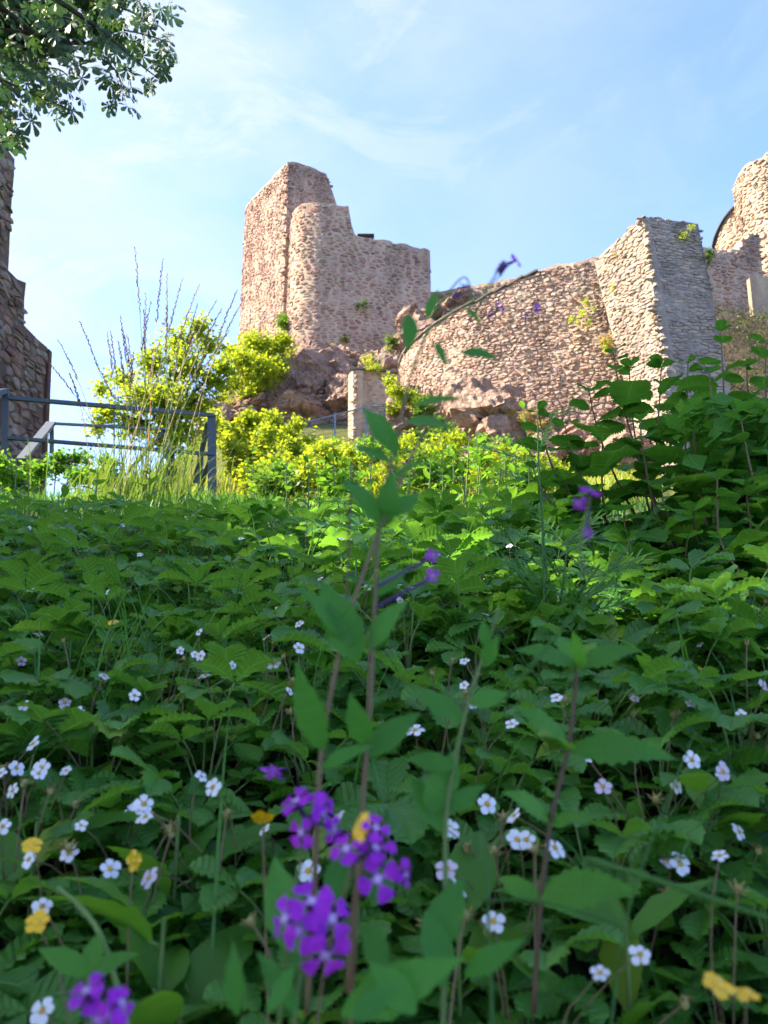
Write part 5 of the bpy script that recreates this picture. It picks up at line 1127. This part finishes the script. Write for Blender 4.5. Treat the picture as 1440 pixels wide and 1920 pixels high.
def feathery():
    rr = random.Random(71); t = empty('feathery_weed', (P(1030, 1150, 1.35).x, 1.35, ground(.3, 1.35)), 'bright green feathery-leaved weed standing before the hazel bush', 'weed'); o = t.location
    for st in [[(1030, 1200, 1.33), (1028, 1120, 1.33), (1020, 1010, 1.33)], [(1040, 1200, 1.36), (1055, 1100, 1.36), (1065, 1010, 1.36)], [(1020, 1210, 1.3), (1018, 1000, 1.3), (1010, 870, 1.31), (1008, 770, 1.32)], [(1035, 1210, 1.34), (1075, 1130, 1.33), (1125, 1060, 1.32)]]:
        c = stem_obj(t, st, .0028, .0012, M['grassgreen']); n = len(c); mb = MB()
        for k in range(11):
            j = 2 + rr.randrange(max(1, n - 3)); p = c[j] - o; a = rr.uniform(0, 6.28); q = Vector((math.cos(a), math.sin(a) * .6, rr.uniform(.1, .9))).normalized(); L = rr.uniform(.05, .10)
            for s in (.35, .55, .75, .95):
                for sd in (-1, 0, 1): blade(mb, L * .42, NARROW, frame(p + q * L * s, p + q * L * s + (q + q.cross(Vector((0, -.6, .8))) * sd * .9).normalized(), (0, -.6, .8)), 2, 0, 0, .1, .3, 0, 0, 0, rr.random())
            mb.tube([p, p + q * L], .0007, 3)
        setp(mb.obj('feathery_leaves', M['grassgreen'], t), kind='stuff')
feathery()

# ------------------------------------------------------------------ horse chestnut overhead
def chestnut_leaf_mesh(rr):
    mb = MB(); mb.tube([(0, 0, 0), (0, .5, .04), (0, .75, 0)], .012, 4, 1)
    for k in range(7):
        a = (k - 3) * .78 * rr.uniform(.92, 1.06); L = (1.0, .95, .78, .5)[abs(k - 3)] * rr.uniform(.9, 1.05); X = Matrix.Translation((0, .75, 0)) @ Matrix.Rotation(a, 4, 'Z') @ Matrix.Rotation(-rr.uniform(.15, .5), 4, 'X'); blade(mb, L, OBOV, X, 4, .02, .015, .15, .6, .15, 0, .03, rr.uniform(0, .3))
    return mb.mesh('leaf', [M['chestnut'], M['stalk']], True)
def chestnut():
    rr = random.Random(88); CL = [chestnut_leaf_mesh(rr) for _ in range(8)]; bx, by = -7.8, 4.0; base = Vector((bx, by, ground(bx, by))); D = 8.0
    t = empty('chestnut_tree', base, 'overhanging horse chestnut tree with palm-shaped leaves in the upper left corner', 'tree')
    top = Vector((bx + 1.2, by + 1.5, 9)); tr = bez(base, base + Vector((.2, .2, 5)), top, 10); MB().tube([p - base for p in tr], [.42 - .026 * i for i in range(11)], 10).obj('trunk', M['bark'], t, True)
    # branches entering the picture; leaves hang from their twigs
    brs = [[(-90, 40), (60, 60), (180, 50), (290, 70), (325, 95)], [(-90, 100), (30, 130), (110, 130), (150, 175)], [(60, 60), (150, 90), (215, 130), (235, 190)], [(-60, -60), (120, -10), (230, 15), (270, 40)], [(-100, 160), (-20, 190), (20, 240)], [(-80, 20), (40, 20), (140, 40), (180, 90)], [(180, 50), (250, 110), (300, 150)], [(-60, 120), (60, 175), (130, 205)]]
    n = 0; tw = []
    for br in brs:
        dd = D + rr.uniform(-.8, .8); c = resample([P(px, py, dd + rr.uniform(-.2, .2)) for px, py in br], n=6); MB().tube([p - base for p in c], [.022 - .018 * i / len(c) for i in range(len(c))], 5).obj('branch', M['bark'], t)
        s = tr[7]; MB().tube([p - base for p in bez(s, s.lerp(c[0], .5) + Vector((0, 0, 1.0)), c[0], 6)], [.11, .09, .075, .06, .045, .035, .024], 6).obj('limb', M['bark'], t)
        tw += c
    def inside(px, py):
        if px < -60 or py < -60: return True
        edge = np.interp(px, [-60, 0, 40, 60, 90, 110, 150, 165, 180, 210, 250, 262, 280, 300, 330, 345], [300, 290, 285, 215, 200, 235, 235, 190, 120, 235, 235, 180, 170, 190, 110, 60]); return py < edge and px < 345
    tries = 0
    while n < 290 and tries < 6000:
        tries += 1; px, py = rr.uniform(-20, 335), rr.uniform(-20, 280)
        if not inside(px, py + 28) : continue
        p = P(px, py, D + rr.uniform(-1.0, 1.0)); L = rr.uniform(.135, .185)
        o = link('leaf', rr.choice(CL), t, p - base, (rr.uniform(-1.35, -.55), rr.uniform(-.4, .4), rr.uniform(0, 6.28)), L); n += 1
    # unseen crown, lower lumps added to shade bed and hazel; then its visible corner
    lm = [(rr.uniform(-6.8, -5.2), rr.uniform(-.4, 1.25), rr.uniform(3.5, 7.0), .65, .5, .6) for _ in range(26)] + [(rr.uniform(-6.8, -5.4), rr.uniform(1.7, 2.8), rr.uniform(6.8, 8.0), .6, .5, .5) for _ in range(9)]
    lm += [(rr.uniform(-7.2, -5.6), rr.uniform(3.7, 5.2), rr.uniform(3.5, 7.0), .55, .5, .5) for _ in range(5)] + [(bx + rr.uniform(-1.6, .6), by + rr.uniform(-3, 1), rr.uniform(6, 9.5), 1.0, 1.0, .8) for _ in range(10)]
    link('crown', crown_mesh('crown', lm, 34000, .22, M['chestnut'], 89, wid=.30, org=base, shell=.2), t); lm = []
    for px, py, r in ((-40, -40, 1), (30, 20, 1), (100, 0, .8), (20, 80, 1), (-40, 110, 1), (180, -30, .8), (-60, 190, .9), (60, 70, .8), (120, 60, .6), (190, 30, .6)): q = P(px, py, D + .9); lm.append((q.x, q.y, q.z, .5 * r, .7 * r, .45 * r))
    link('crown', crown_mesh('crown', lm, 5000, .17, M['chestnut'], 90, wid=.24, org=base, shell=.1), t); print('chestnut', n)
chestnut()
